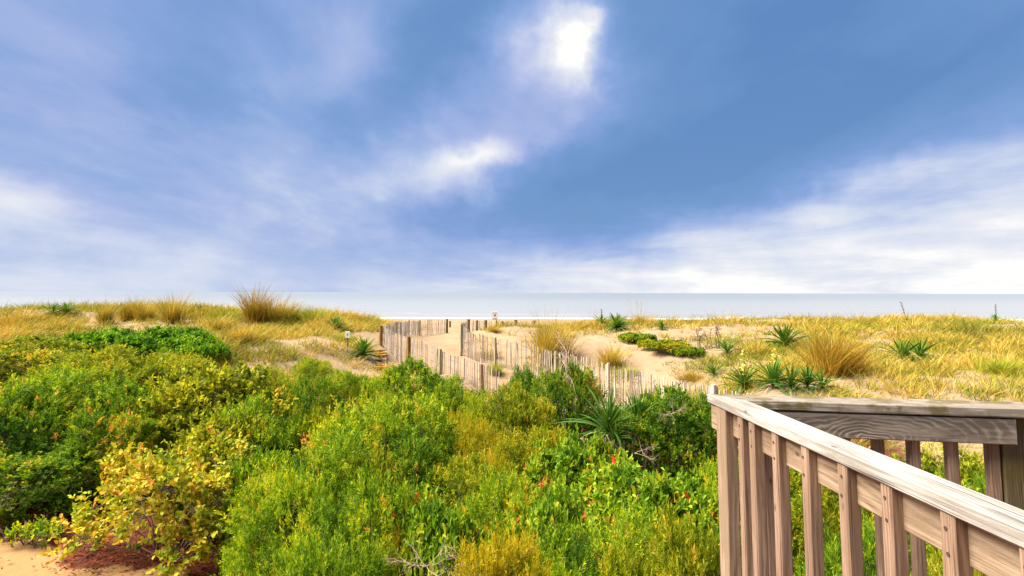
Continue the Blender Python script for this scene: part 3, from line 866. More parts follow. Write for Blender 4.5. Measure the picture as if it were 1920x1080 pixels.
def make_steps():
    a = at(713, 660, 25.6); b = at(713, 692, 22.6)
    g = min(hz(a.x, a.y), hz(b.x, b.y))
    r = empty('plank_steps', (b.x, b.y, hz(b.x, b.y)))
    tag(r, 'short run of orange plank steps below the orange fence post', 'steps')
    n = 6
    for i in range(n):
        p = b.lerp(a, i / (n - 1))
        z = hz(p.x, p.y) + .07
        board('tread', (p.x - .22, p.y, z), (p.x + .22, p.y + .03, z), .30, .05, M['post_orange'], r)
    for s in (-.2, .2):
        z0, z1 = hz(b.x, b.y) + .0, hz(a.x, a.y) + .0
        board('stringer', (b.x + s, b.y, z0), (a.x + s, a.y, z1), .04, .12, M['post_brown'], r)
make_steps()

# ------------------------------------------------------------------ foliage builders
def unit(v): return v / np.maximum(np.linalg.norm(v, axis=-1, keepdims=True), 1e-9)
def leaf_geo(base, d, L, W, rng, fold=.15, kind='diamond', flat=None):
    n = len(base)
    d = unit(d)
    ref = rng.normal(size=(n, 3)) if flat is None else np.tile(np.array([0, 0, 1.0]), (n, 1)) + rng.normal(size=(n, 3)) * flat
    side = unit(np.cross(d, ref)); up = np.cross(side, d)
    L = np.broadcast_to(L, (n,))[:, None]; W = np.broadcast_to(W, (n,))[:, None]
    if kind == 'diamond':
        m = base + d * L * .5 + up * W * fold
        V = np.stack([base, m + side * W / 2, base + d * L, m - side * W / 2], 1)
        i = np.arange(n)[:, None] * 4
        T = np.concatenate([i + np.array([[0, 1, 2]]), i + np.array([[0, 2, 3]])])
        return V.reshape(-1, 3), None, T, 4
    a = base + d * L * .28 + up * W * fold; b = base + d * L * .70 + up * W * fold
    V = np.stack([base, a + side * W * .44, b + side * W * .46, base + d * L - up * L * .08, b - side * W * .46, a - side * W * .44], 1)
    i = np.arange(n)[:, None] * 6
    Q = np.concatenate([i + np.array([[0, 1, 2, 3]]), i + np.array([[0, 3, 4, 5]])])
    return V.reshape(-1, 3), Q, None, 6

def crown_points(rng, RAD, H, nlobe, nspray, low=.18, lobe=(.34, .60)):
    """points on the outside of a lumpy crown, with their outward direction"""
    lc, lr = [], []
    while len(lc) < nlobe:
        a, r = rng.uniform(0, 2 * math.pi), RAD * .74 * math.sqrt(rng.uniform())
        rr = rng.uniform(*lobe) * (1.0 - .25 * r / RAD)
        top = H * (1 - .42 * (r / RAD) ** 2) * rng.uniform(.66, 1.04)
        lc.append((r * math.cos(a), r * math.sin(a), max(top - rr * .9, rr * .6)))
        lr.append(rr)
    for k in range(max(4, nlobe // 3)):          # skirt lobes close to the ground
        a = 2 * math.pi * (k + rng.uniform()) / max(4, nlobe // 3); rr = rng.uniform(*lobe) * .8
        lc.append((RAD * .72 * math.cos(a), RAD * .72 * math.sin(a), H * rng.uniform(.22, .42))); lr.append(rr)
    lc, lr = np.array(lc), np.array(lr)
    P, D, KK = [], [], []
    need = nspray
    while need > 0:
        m = need * 3 + 50
        k = rng.choice(len(lc), m, p=lr ** 2 / (lr ** 2).sum())
        d = unit(rng.normal(size=(m, 3)) + np.array([0, 0, .35]))
        f = 1 - .42 * rng.uniform(size=m) ** 1.6
        wob = 1 + .18 * np.sin(d[:, 0] * 7 + k) * np.cos(d[:, 1] * 6 + 2 * k) + .08 * rng.normal(size=m)
        p = lc[k] + d * (lr[k] * f * wob)[:, None]
        dist = np.linalg.norm(p[:, None] - lc[None], axis=2) / lr[None]
        dist[np.arange(m), k] = 9
        keep = (dist.min(1) > .86) & (p[:, 2] > low * rng.uniform(.3, 1.2, m))
        P.append(p[keep][:need]); D.append(d[keep][:need]); KK.append(k[keep][:need]); need -= len(P[-1])
    return np.concatenate(P), np.concatenate(D), lc, lr, np.concatenate(KK)

def stems_mesh(name, rng, lc, P, RAD, ntw=60, r0=.022):
    segs = []
    for c in lc:
        b = np.array([rng.normal(0, .10), rng.normal(0, .10), -.15])
        mid = b * .4 + c * .6 * np.array([.8, .8, .8]) + rng.normal(0, .05, 3)
        segs += [(b, mid, r0, r0 * .7), (mid, c, r0 * .7, r0 * .4)]
    idx = rng.choice(len(P), min(ntw, len(P)), replace=False)
    for i in idx:
        c = lc[np.argmin(((lc - P[i]) ** 2).sum(1))]
        segs.append((c, P[i], r0 * .35, r0 * .12))
    for i in rng.choice(len(P), 14, replace=False):
        o_ = P[i] - lc[np.argmin(((lc - P[i]) ** 2).sum(1))]; o_ = o_ / max(np.linalg.norm(o_), .05) + np.array([0, 0, .5])
        e = P[i] + o_ * rng.uniform(.10, .24)
        segs.append((P[i] - o_ * .1, e, r0 * .2, r0 * .08))
        for _ in range(2): segs.append((P[i] + (e - P[i]) * rng.uniform(.3, .8), e + rng.normal(0, .06, 3), r0 * .12, r0 * .06))
    v, q = tubes(segs, 5)
    return np_mesh(name, v, quads=q, mat=M['stem'])

def shrub_proto(seed, RAD=1.5, H=1.7, nlobe=34, nspray=3300, per=15, L=.068, W=.019, spread=.95, kind='diamond', slen=(.10, .20), upw=.75, lobe=(.25, .46), mat='green', flat=None, tint_bias=0.0):
    rng = np.random.default_rng(seed)
    P, D, lc, lr, KK = crown_points(rng, RAD, H, nlobe, nspray, lobe=lobe)
    ax = unit(D * 1.05 + np.array([0, 0, upw * .7]) + rng.normal(size=D.shape) * .34)
    ltint = rng.normal(0, .13, len(lc))[KK]
    sick = (rng.uniform(size=len(P)) < .03) * (.5 if kind == 'diamond' else .25)
    sl = rng.uniform(*slen, len(P)) * np.where(rng.uniform(size=len(P)) < .09, 2.1, 1.0)
    t = (np.arange(per) + .5) / per
    base = P[:, None] + ax[:, None] * (sl[:, None] * t[None])[..., None]
    rv = unit(np.cross(ax[:, None] + 0 * base, rng.normal(size=base.shape)))
    dd = unit(ax[:, None] * (1 - .25 * (1 - t))[None, :, None] + rv * spread)
    n = base.shape[0] * per
    tint = (rng.beta(1.4, 1.5, len(P))[:, None] * .78 + .14 * t[None] + rng.normal(0, .07, (len(P), per)) - .02 + tint_bias + (ltint + sick)[:, None]).clip(0, 1)
    Ls = L * rng.uniform(.75, 1.2, n); Ws = W * rng.uniform(.8, 1.2, n)
    V, Q, T, k = leaf_geo(base.reshape(-1, 3), dd.reshape(-1, 3), Ls, Ws, rng, kind=kind, flat=flat)
    me = np_mesh('foliage', V, quads=Q, tris=T, attrs={'tint': np.repeat(tint.ravel(), k)}, mat=M[mat])
    st = stems_mesh('stems', rng, lc, P, RAD)
    return me, st

PROTO = {
    'fine1': shrub_proto(11), 'fine2': shrub_proto(12, nlobe=44, lobe=(.20, .38)), 'fine3': shrub_proto(13, nlobe=28, H=1.9, upw=.85, slen=(.12, .22)),
    'dense1': shrub_proto(21, nspray=3600, per=12, L=.062, W=.026, slen=(.07, .13), upw=.6, mat='dark'),
    'dense2': shrub_proto(22, nspray=3600, per=12, L=.062, W=.024, slen=(.08, .15), nlobe=40, upw=.6, mat='dark'),
    'feather': shrub_proto(31, nspray=3400, per=20, L=.06, W=.011, slen=(.14, .28), upw=.8, spread=.6, mat='gold'),
    'creeper': shrub_proto(41, RAD=1.5, H=1.25, nspray=2300, per=6, L=.105, W=.056, slen=(.05, .12), upw=.6, spread=1.3, kind='round', mat='creeper', nlobe=24, lobe=(.28, .48), flat=.6),
    'broad': shrub_proto(51, nspray=2300, per=9, L=.085, W=.048, slen=(.12, .22), upw=.7, spread=.95, kind='round', mat='yolive', flat=.8, tint_bias=-.12),
    'sprig': shrub_proto(71, RAD=.5, H=.4, nspray=130, per=6, L=.07, W=.035, slen=(.05, .14), upw=.9, spread=1.1, kind='round', mat='green', nlobe=7, lobe=(.10, .18), flat=.6),
    'vine': shrub_proto(61, RAD=1.5, H=.55, nspray=2400, per=8, L=.08, W=.04, slen=(.05, .12), upw=.9, spread=1.1, kind='round', mat='bright', nlobe=30, lobe=(.20, .34), flat=.6),
}
_rr = random.Random(5)
def shrub(proto, mat, px, pytop, Y, hw, label, cat='shrub', name='shrub', hmin=.7, group=None, sz=None, spin=None):
    """px, pytop: where the top of the crown stands in the photograph; Y its depth; hw its half width in metres"""
    top = at(px, pytop, Y)
    g = hz(top.x, top.y)
    H = max(top.z - g, hmin)
    me, st = PROTO[proto]
    pr_h = {'fine1': 1.7, 'fine2': 1.7, 'fine3': 1.95, 'dense1': 1.62, 'dense2': 1.62, 'feather': 1.9, 'creeper': 1.25, 'broad': 1.72, 'vine': .6, 'sprig': .42}[proto]
    pr_r = .5 if proto == 'sprig' else 1.5
    r = empty(name, (top.x, top.y, g - .03), spin if spin is not None else _rr.uniform(0, 6.28))
    tag(r, label, cat, group)
    hw *= _rr.uniform(.84, .98)
    s = (hw / pr_r, hw / pr_r * _rr.uniform(.88, 1.1), (sz or H / pr_h))
    f = obj('foliage', me, r, scale=s, mat=M[mat]); f['kind'] = 'stuff'
    q = obj('stems', st, r, scale=s); q['kind'] = 'stuff'
    return r

SHRUBS = [
    # back row
    ('dense1', 'olive', 60, 640, 17.5, 2.1, 'broad olive shrub at the photo edge below the grassy dune crest'),
    ('fine2', 'olive', 215, 655, 16.0, 1.8, 'olive shrub just below the bright green vine patch'),
    ('dense2', 'olive', 320, 668, 17.0, 1.5, 'low olive shrub under the end of the bright green vine patch'),
    ('fine1', 'green', 130, 690, 14.0, 1.9, 'large green shrub on the left below the olive shrubs'),
    ('dense2', 'dark', 20, 735, 12.5, 1.6, 'dark green shrub cut by the left photo edge, midway up'),
    ('dense1', 'dark', 235, 745, 12.6, 1.5, 'dark green rounded shrub above the yellow leaved bush'),
    ('broad', 'yolive', 400, 690, 13.6, 1.7, 'tall yellow green shrub of small round leaves left of centre'),
    ('broad', 'yolive', 425, 780, 11.2, 1.05, 'yellow green shrub rising just behind the yellow leaved bush on its right'),
    ('fine3', 'olive', 480, 690, 17.0, 1.3, 'thin olive shrub below the pale sandy dune slope'),
    ('fine1', 'dark', 560, 705, 14.2, 1.35, 'dark green upright shrub between the yellow green shrub and the big feathery one'),
    ('fine3', 'green', 655, 690, 17.2, .8, 'small upright shrub in front of the yucca by the plank steps'),
    ('fine3', 'green', 590, 668, 19.5, .7, 'slim green sapling on the sandy slope left of the yucca'),
    ('dense1', 'green', 770, 690, 16.6, 1.35, 'dense green shrub hiding the foot of the fence with orange posts'),
    ('fine2', 'green', 850, 712, 16.0, 1.1, 'green shrub under the brown topped fence post'),
    ('feather', 'gold', 865, 770, 12.8, 1.1, 'golden feathery shrub near the centre of the thicket'),
    ('fine2', 'olive', 960, 728, 14.5, 1.25, 'olive shrub between the golden shrub and the dark one by the fence'),
    ('fine3', 'bright', 985, 685, 18.0, .6, 'small bright green sapling in front of the two fences'),
    ('dense2', 'dark', 1065, 690, 16.2, 1.15, 'dark shrub with a bare white branch before the descending fence'),
    ('dense1', 'dark', 1250, 748, 12.8, 1.5, 'dark green shrub right of the large yuccas'),
    ('dense2', 'olive', 1200, 782, 13.2, .9, 'small olive shrub beneath the pale dead twigs'),
    ('fine2', 'dark', 1315, 745, 13.6, .9, 'dark shrub touching the tip of the railing'),
    # middle row
    ('dense2', 'dark', 45, 830, 11.6, 1.65, 'dark green shrub above the bare sand at the left edge'),
    ('fine2', 'dark', 165, 822, 12.2, 1.2, 'dark shrub just behind the yellow leaved bush on its left'),
    ('fine2', 'green', 480, 755, 11.8, 1.3, 'green shrub between the yellow bush and the big feathery shrub'),
    ('fine1', 'green', 710, 745, 11.0, 1.6, 'big feathery green shrub left of the golden one'),
    ('fine3', 'green', 600, 815, 9.4, 1.25, 'bright feathery green shrub below the dark upright one'),
    ('fine2', 'olive', 880, 865, 9.6, 1.1, 'olive shrub below the golden feathery one'),
    ('fine1', 'olive', 1000, 800, 11.5, 1.1, 'olive green shrub left of the large yuccas'),
    ('creeper', 'creeper', 1060, 845, 10.6, .95, 'leafy creeper left of the half buried brown pickets'),
    ('creeper', 'creeper', 1180, 880, 9.2, 1.25, 'bright green creeper in front of the half buried brown pickets'),
    ('creeper', 'creeper', 1300, 905, 8.9, 1.0, 'green creeper with red leaves beside the railing corner post'),
    ('fine1', 'green', 950, 900, 8.3, 1.0, 'fresh green shrub in front of the creeper, right of centre'),
    ('creeper', 'creeper', 1085, 822, 11.2, .75, 'creeper tangle at the foot of the largest yucca'),
    ('creeper', 'creeper', 1118, 832, 11.3, .5, 'leafy creeper in front of the gap between the two large yuccas'),
    ('broad', 'yolive', 700, 850, 9.2, .6, 'yellow green sprays of small round leaves amid the feathery shrubs'),
    ('feather', 'gold', 905, 835, 10.4, .7, 'small golden feathery shrub below the larger golden one'),
    ('fine3', 'olive', 590, 760, 12.2, .7, 'upright olive shoots behind the bright feathery shrub'),
    ('broad', 'green', 490, 850, 9.8, .6, 'green round leaved shoots beside the yellow leaved bush'),
    ('dense1', 'dark', 780, 850, 9.9, .8, 'dark low shrub in the hollow below the big feathery one'),
    ('creeper', 'creeper', 745, 950, 8.0, .6, 'dark glossy creeper leaves in the hollow at the bottom middle'),
    ('fine1', 'olive', 310, 735, 13.0, .9, 'olive shoots between the dark rounded shrub and the yellow green one'),
    ('feather', 'olive', 745, 735, 14.0, .8, 'olive feathery shoots behind the big feathery shrub'),
    ('fine3', 'green', 905, 745, 14.6, .6, 'thin green shoots beside the olive shrub under the fence'),
    # front row
    ('fine1', 'green', 555, 880, 8.6, 1.05, 'leafy green shrub on the right side of the yellow leaved bush'),
    ('fine2', 'green', 690, 905, 7.6, 1.1, 'feathery green shrub at the bottom middle left'),
    ('creeper', 'creeper', 815, 950, 7.4, .8, 'small broad leaved plant above the bare pinkish twigs'),
    ('fine1', 'gold', 955, 1000, 6.5, .85, 'golden brown feathery shrub at the bottom right of the bare twigs'),
    ('fine3', 'green', 1130, 960, 6.8, .95, 'feathery yellow green shrub at the bottom beside the railing'),
    ('fine2', 'olive', 1260, 990, 6.0, .8, 'olive shrub at the bottom edge against the corner post'),
    ('fine1', 'green', 600, 1000, 6.6, .85, 'green shrub cut by the bottom photo edge left of the bare twigs'),
    ('creeper', 'creeper', 1040, 930, 7.8, .85, 'light green creeper below the fresh green shrub'),
    # seen through the railing
    ('fine2', 'green', 1430, 850, 9.0, 1.1, 'green shrub seen between the first balusters of the railing'),
    ('fine1', 'olive', 1540, 870, 8.6, 1.1, 'olive shrub behind the middle balusters of the near railing'),
    ('feather', 'gold', 1660, 850, 9.6, 1.15, 'golden shrub seen under the swirl grained rail'),
    ('broad', 'yolive', 1780, 860, 9.0, 1.1, 'yellow green shrub seen between the far balusters'),
    ('fine2', 'green', 1650, 1000, 6.2, .9, 'green shrub low behind the large near balusters'),
    ('fine1', 'green', 1870, 900, 7.6, 1.0, 'bright green shrub behind the mossy post'),
    ('fine3', 'yolive', 1850, 1030, 5.4, .7, 'yellow green shrub under the lowest stretch of handrail'),
]
for s in SHRUBS: shrub(*s)
# low vines
shrub('vine', 'bright', 290, 618, 20.5, 2.1, 'bright green vine patch sprawling on the left dune', 'vine', 'ground_vine', hmin=.45)
shrub('vine', 'bright', 200, 620, 20.8, 1.5, 'bright green vine at the left end of the sprawling patch', 'vine', 'ground_vine', hmin=.45)
shrub('vine', 'bright', 360, 640, 19.6, 1.2, 'bright green vine at the low right end of the sprawling patch', 'vine', 'ground_vine', hmin=.4)
shrub('vine', 'dark', 1195, 645, 28.0, 1.0, 'dark green vine patch on bare sand right of the tall grass clump', 'vine', 'ground_vine', hmin=.35, sz=.6)
shrub('vine', 'olive', 1245, 655, 26.0, 1.3, 'olive vine patch lower on the bare sand', 'vine', 'ground_vine', hmin=.35, sz=.65)
shrub('vine', 'dark', 1290, 662, 25.0, .8, 'small dark vine patch beside a small yucca', 'vine', 'ground_vine', hmin=.3, sz=.55)
shrub('sprig', 'green', 62, 1015, 10.3, .42, 'small green sprig growing on the bare sand', 'plant', 'sand_sprig', hmin=.2, sz=.9)
shrub('sprig', 'dark', 10, 1000, 10.7, .36, 'tiny green sprig on the sand at the photo edge', 'plant', 'sand_sprig', hmin=.2, sz=.8)
shrub('sprig', 'dark', 125, 985, 11.3, .40, 'low sprig between the sand and the yellow leaved bush', 'plant', 'sand_sprig', hmin=.2, sz=1.0)


# ------------------------------------------------------------------ the yellow leaved bush, its nearest leaves singly
def yellow_bush():
    rng = np.random.default_rng(77)
    g = at(315, 1030, 9.95); gz = hz(g.x, g.y)
    r = empty('yellow_bush', (g.x, g.y, gz - .02))
    tag(r, 'yellow leaved bush over red fallen leaves beside the bare sand', 'shrub')
    P, D, lc, lr, KK = crown_points(rng, 1.55, 1.6, 22, 1000, low=.06, lobe=(.26, .46))
    per = 9
    ax = unit(D * .8 + np.array([0, 0, .55]) + rng.normal(size=D.shape) * .35)
    sl = rng.uniform(.14, .26, len(P))
    t = (np.arange(per) + .5) / per
    base = (P[:, None] + ax[:, None] * (sl[:, None] * t[None])[..., None])
    dd = unit(ax[:, None] * .6 + rng.normal(size=base.shape) * .75 + np.array([0, 0, .15]))
    tint = (rng.beta(1.3, 1.4, len(P))[:, None] * .9 + rng.normal(0, .1, (len(P), per)) + .06).clip(0, 1)
    base, dd, tint = base.reshape(-1, 3), dd.reshape(-1, 3), tint.ravel()
    n = len(base)
    tocam = np.array([-g.x, -g.y, CAMZ - gz]); tocam /= np.linalg.norm(tocam)
    score = base @ tocam + rng.uniform(0, .25, n)
    single = np.zeros(n, bool); single[np.argsort(-score)[:300 * 2:2]] = True
    k_ = ~single
    V, Q, T, k = leaf_geo(base[k_], dd[k_], .078 * rng.uniform(.75, 1.2, k_.sum()), .052 * rng.uniform(.85, 1.15, k_.sum()), rng, kind='round', flat=.7)
    o = obj('foliage', np_mesh('foliage', V, quads=Q, attrs={'tint': np.repeat(tint[k_], k)}, mat=M['yellow']), r); o['kind'] = 'stuff'
    protos = []
    for j in range(10):
        V, Q, T, k = leaf_geo(np.zeros((1, 3)), np.array([[1.0, 0, 0]]), .085, .056, rng, kind='round', flat=.01)
        protos.append(np_mesh('leaf', V, quads=Q, attrs={'tint': np.full(len(V), .1 + .085 * j)}, mat=M['yellow']))
    for i in np.where(single)[0]:
        d = Vector(dd[i])
        e = (d.to_track_quat('X', 'Z').to_matrix() @ Matrix.Rotation(rng.normal(0, .6), 3, 'X')).to_euler()
        s = rng.uniform(.8, 1.2)
        obj('leaf', protos[min(9, int(tint[i] * 10))], r, tuple(base[i]), e, (s, s, s))
    st = stems_mesh('stems', rng, lc, P, 1.35, ntw=260, r0=.016)
    q = obj('stems', st, r); q['kind'] = 'stuff'
yellow_bush()

def litter():
    rng = np.random.default_rng(5)
    n = 13000
    x = rng.uniform(-10.5, -2.8, n); y = rng.uniform(8.2, 12.4, n)
    edge = 10.75 + (x + 8.3) * -.40 + (fbm(x * 2, y * 2, 21) - .5) * 1.3
    keep = (y > edge - .25 + rng.exponential(.12, n) * -1) & (y < edge + 1.1)
    x, y = x[keep], y[keep]; n = len(x)
    z = height(x, y) + rng.uniform(.008, .05, n)
    a = rng.uniform(0, 6.28, n)
    d = np.stack([np.cos(a), np.sin(a), rng.normal(0, .25, n)], -1)
    V, Q, T, k = leaf_geo(np.stack([x, y, z], -1), d, rng.uniform(.05, .09, n), rng.uniform(.012, .035, n), rng, kind='diamond', flat=.4)
    o = obj('leaf_litter', np_mesh('leaf_litter', V, tris=T, attrs={'tint': np.repeat(rng.beta(2, 2, n), k)}, mat=M['litter']))
    tag(o, 'red brown fallen leaves under the yellow bush', kind='stuff')
litter()

# ------------------------------------------------------------------ bare branches
def branchy(name, label, px, py, Y, seed, L=.9, n=4, spread=1.0, upw=.3, r0=.012, mat='deadwood', lift=0.0):
    rng = np.random.default_rng(seed)
    p = at(px, py, Y)
    segs = []
    def grow(p0, d, L, r, lev):
        k = 4; q = p0.copy()
        for i in range(k):
            d = unit(d + rng.normal(size=3) * .22)
            nq = q + d * L / k
            segs.append((q, nq, r * (1 - .16 * i), r * (1 - .16 * (i + 1))))
            q = nq
            if lev > 0 and i >= 1:
                for _ in range(2 if lev > 1 else 1):
                    grow(q, unit(d + rng.normal(size=3) * .75), L * rng.uniform(.4, .6), r * .55, lev - 1)
    for i in range(n):
        d = unit(rng.normal(size=3) * spread * np.array([1, 1, .35]) + np.array([0, 0, upw]))
        grow(np.zeros(3), d, L * rng.uniform(.7, 1.1), r0, 2)
    v, q = tubes(segs, 5)
    o = obj(name, np_mesh(name, v, quads=q, mat=M[mat]), None, p)
    tag(o, label, 'branch')
    return o
branchy('bare_branch', 'pinkish bare twigs lying over the shrubs at the bottom centre', 800, 1062, 6.6, 3, L=.30, n=6, upw=.06, r0=.004)
branchy('bare_branch', 'tangle of pale bare twigs at the very bottom beside the pinkish ones', 890, 1078, 6.4, 8, L=.25, n=6, upw=.1, r0=.0045)
branchy('bare_branch', 'bleached bare branch leaning in front of the descending fence', 1068, 735, 15.6, 5, L=1.2, n=3, upw=1.0, spread=.5, r0=.014)
branchy('bare_branch', 'pale dead twigs on top of the dark shrub right of the yuccas', 1262, 775, 11.6, 9, L=.22, n=5, upw=.4, r0=.004)
branchy('bare_branch', 'grey bare stick slanting over the half buried brown pickets', 1190, 850, 10.8, 14, L=.28, n=2, upw=.6, r0=.004)
branchy('bare_branch', 'dark dry twigs at the left edge above the sand', 20, 945, 10.6, 18, L=.5, n=4, upw=.3, r0=.007, mat='stem')

# ------------------------------------------------------------------ yuccas
def blade_mesh(name, L, W, droop, mat, tint, fold=.25, seg=5):
    V, Q = [], []
    for i in range(seg + 1):
        t = i / seg
        x = L * t; z = -droop * L * t * t
        w = W * (0.55 + .9 * t) * (1 - t ** 3) if t < 1 else .0015
        w = max(w, .002)
        V += [(x, -w / 2, z + w * fold), (x, 0, z), (x, w / 2, z + w * fold)]
    for i in range(seg):
        a = i * 3
        Q += [(a, a + 1, a + 4, a + 3), (a + 1, a + 2, a + 5, a + 4)]
    return np_mesh(name, V, quads=Q, attrs={'tint': np.full(len(V), tint)}, mat=M[mat])
YL = [blade_mesh('leaf', .62, .046, d, 'yucca', t) for d, t in ((.02, .55), (.10, .75), (.24, .4), (.45, .3))]
YD = [blade_mesh('leaf', .55, .032, d, 'yucca_dry', t) for d, t in ((.25, .3), (.5, .6), (.8, .8))]
def yucca(px, py, Y, size, label, nleaf=46, ndry=16, stalk=0, seed=0, heads=((0, 0),), name='yucca', lift=.12):
    rnd = random.Random(seed + int(px * 7 + py))
    thicket = Y < 14
    p = at(px, py, Y) if thicket else foot(px, py, Y)
    g = hz(p.x, p.y)
    wide = 1.0 + max(0, Y - 14) * .03
    r = empty(name, (p.x, p.y, g - .03)); tag(r, label, 'yucca', None)
    r.rotation_euler = (rnd.uniform(-.22, .22), rnd.uniform(-.22, .22), rnd.uniform(0, 6.28))
    nleaf = int(nleaf * rnd.uniform(.75, 1.2)); ndry = int(ndry * 1.4)
    zb = max(p.z - g, 0) + .05 if thicket else lift * size
    v, q = tubes([((0, 0, -.1), (0, 0, zb), .05 * size, .04 * size)], 7)
    obj('trunk', np_mesh('trunk', v, quads=q, mat=M['stem']), r)
    for hx, hy in heads:
        for i in range(nleaf // len(heads)):
            fr = i / (nleaf / len(heads))
            el = math.radians(86 - 78 * fr ** 1.15 + rnd.uniform(-9, 9)); az = i * 2.39996 + rnd.uniform(-.2, .2)
            me = YL[min(3, int(fr * 3.2 + rnd.uniform(0, .9)))]
            s = size * rnd.uniform(.85, 1.12) * (.75 + .4 * min(1, fr * 2))
            obj('leaf', me, r, (hx, hy, zb + .06 * (1 - fr)), (rnd.uniform(-.5, .5), -el, az), (s * rnd.uniform(.8, 1.1), s * wide, s * rnd.uniform(.5, 2.2)))
        for i in range(ndry // len(heads)):
            el = math.radians(rnd.uniform(-55, 5)); az = rnd.uniform(0, 6.28)
            s = size * rnd.uniform(.6, .95)
            obj('leaf', rnd.choice(YD), r, (hx, hy, zb - .03), (rnd.uniform(-.6, .6), -el, az), (s, s * wide, s))
    if stalk:
        v, q = tubes([((0, 0, zb), (.03, 0, zb + stalk), .02, .010)] +
                     [((.03 * k / 12, 0, zb + stalk * (.45 + .045 * k)), (.03 + .07 * math.cos(k * 2.4), .07 * math.sin(k * 2.4), zb + stalk * (.50 + .045 * k)), .012, .016) for k in range(12)], 5)
        obj('seed_stalk', np_mesh('seed_stalk', v, quads=q, mat=M['stem']), r)
    return r
YUC = [
    (1098, 803, 12.2, 1.15, 'largest yucca with dark green blades in the middle of the thicket', 60, 26, 0),
    (1163, 792, 12.6, .95, 'second yucca close to the right of the largest one', 44, 20, 0),
    (1128, 826, 11.9, .65, 'small yucca low below the two large thicket yuccas', 26, 10, 0),
    (677, 672, 22.0, 1.15, 'yucca beside the plank steps and orange fence post', 46, 20, 0),
    (628, 622, 27.0, 1.0, 'yucca with a skirt of dry leaves above the small square sign', 40, 26, 0),
    (95, 596, 27.0, 1.0, 'left yucca of the pair on the far left dune crest', 34, 12, 0),
    (122, 592, 27.4, .95, 'right yucca of the pair on the far left dune crest', 34, 14, 0),
    (556, 608, 29.0, .75, 'small yucca under the tall grass on the left dune', 24, 6, 0),
    (375, 588, 31.0, .6, 'tiny yucca on the left dune skyline', 18, 4, 0),
    (1128, 594, 36.0, 1.0, 'yucca with an upright seed spike on the skyline right of the path', 34, 12, .9),
    (1157, 620, 31.0, 1.35, 'large dark yucca just below the skyline yucca', 44, 14, 0),
    (1242, 619, 33.0, .8, 'small lone yucca on bare sand', 28, 6, 0),
    (1366, 668, 24.2, 1.05, 'yucca at the foot of the bare brown stalks', 30, 12, 0),
    (1276, 668, 24.5, .55, 'tiny yucca among the vine patches', 20, 4, 0),
    (1475, 656, 24.0, 1.45, 'big dark yucca left of the rusty grass clump', 46, 24, .0),
    (1690, 678, 21.3, 1.2, 'left half of the double yucca on the open right slope', 40, 26, 0),
    (1722, 676, 21.6, 1.15, 'right half of the double yucca on the open right slope', 38, 24, 0),
    (1340, 706, 18.6, .75, 'small yucca just left of the yucca row above the railing', 26, 10, 0),
    (1396, 732, 16.4, 1.1, 'first yucca of the row above the railing corner', 44, 22, 0),
    (1448, 728, 16.7, 1.1, 'second yucca of the row above the railing', 38, 16, 0),
    (1480, 734, 16.2, 1.0, 'third yucca of the row above the railing, with many pale leaves', 30, 22, 0),
    (1514, 730, 16.4, .95, 'fourth yucca of the row above the railing', 32, 8, 0),
    (1543, 734, 16.0, .85, 'last yucca at the right end of the row above the railing', 26, 8, 0),
    (1868, 606, 34.0, .8, 'yucca with a thin spike on the skyline at the far right', 28, 8, 1.0),
    (1702, 606, 35.0, .5, 'tiny yucca with tall spikes on the right skyline', 16, 4, 1.2),
]
for (px, py, Y, s, lab, nl, nd, stk) in YUC: yucca(px, py, Y, s, lab, int(nl * 1.35), nd, stk)

# flowering stalks and bare stalks
def flower_stalk(px, pyb, pyt, Y, label, seed):
    rng = np.random.default_rng(seed)
    b = at(px, pyb, Y); t = at(px, pyt, Y); g = hz(b.x, b.y)
    H = t.z - g
    r = empty('flower_stalk', (b.x, b.y, g)); tag(r, label, 'flower')
    v, q = tubes([((0, 0, -.1), (.02, 0, H), .012, .006)], 5)
    obj('stem', np_mesh('stem', v, quads=q, mat=M['grass']), r, mat=None)
    n = 150
    z = H * (1 - .55 * rng.uniform(size=n) ** 1.2); rad = .10 * (1 - ((z / H - .72) / .32) ** 2).clip(.1, 1)
    a = rng.uniform(0, 6.28, n); rr = rad * np.sqrt(rng.uniform(size=n))
    p = np.stack([rr * np.cos(a), rr * np.sin(a), z], -1)
    d = rng.normal(size=(n, 3))
    V, Q, T, k = leaf_geo(p, d, .055, .045, rng, kind='round')
    o = obj('blossom', np_mesh('blossom', V, quads=Q, attrs={'tint': np.repeat(rng.uniform(size=n), k)}, mat=M['flower']), r); o['kind'] = 'stuff'
flower_stalk(1396, 728, 655, 17.2, 'pale yellow flower stalk rising left in the yucca row', 1)
flower_stalk(1455, 724, 655, 17.4, 'pale yellow flower stalk rising right in the yucca row', 2)

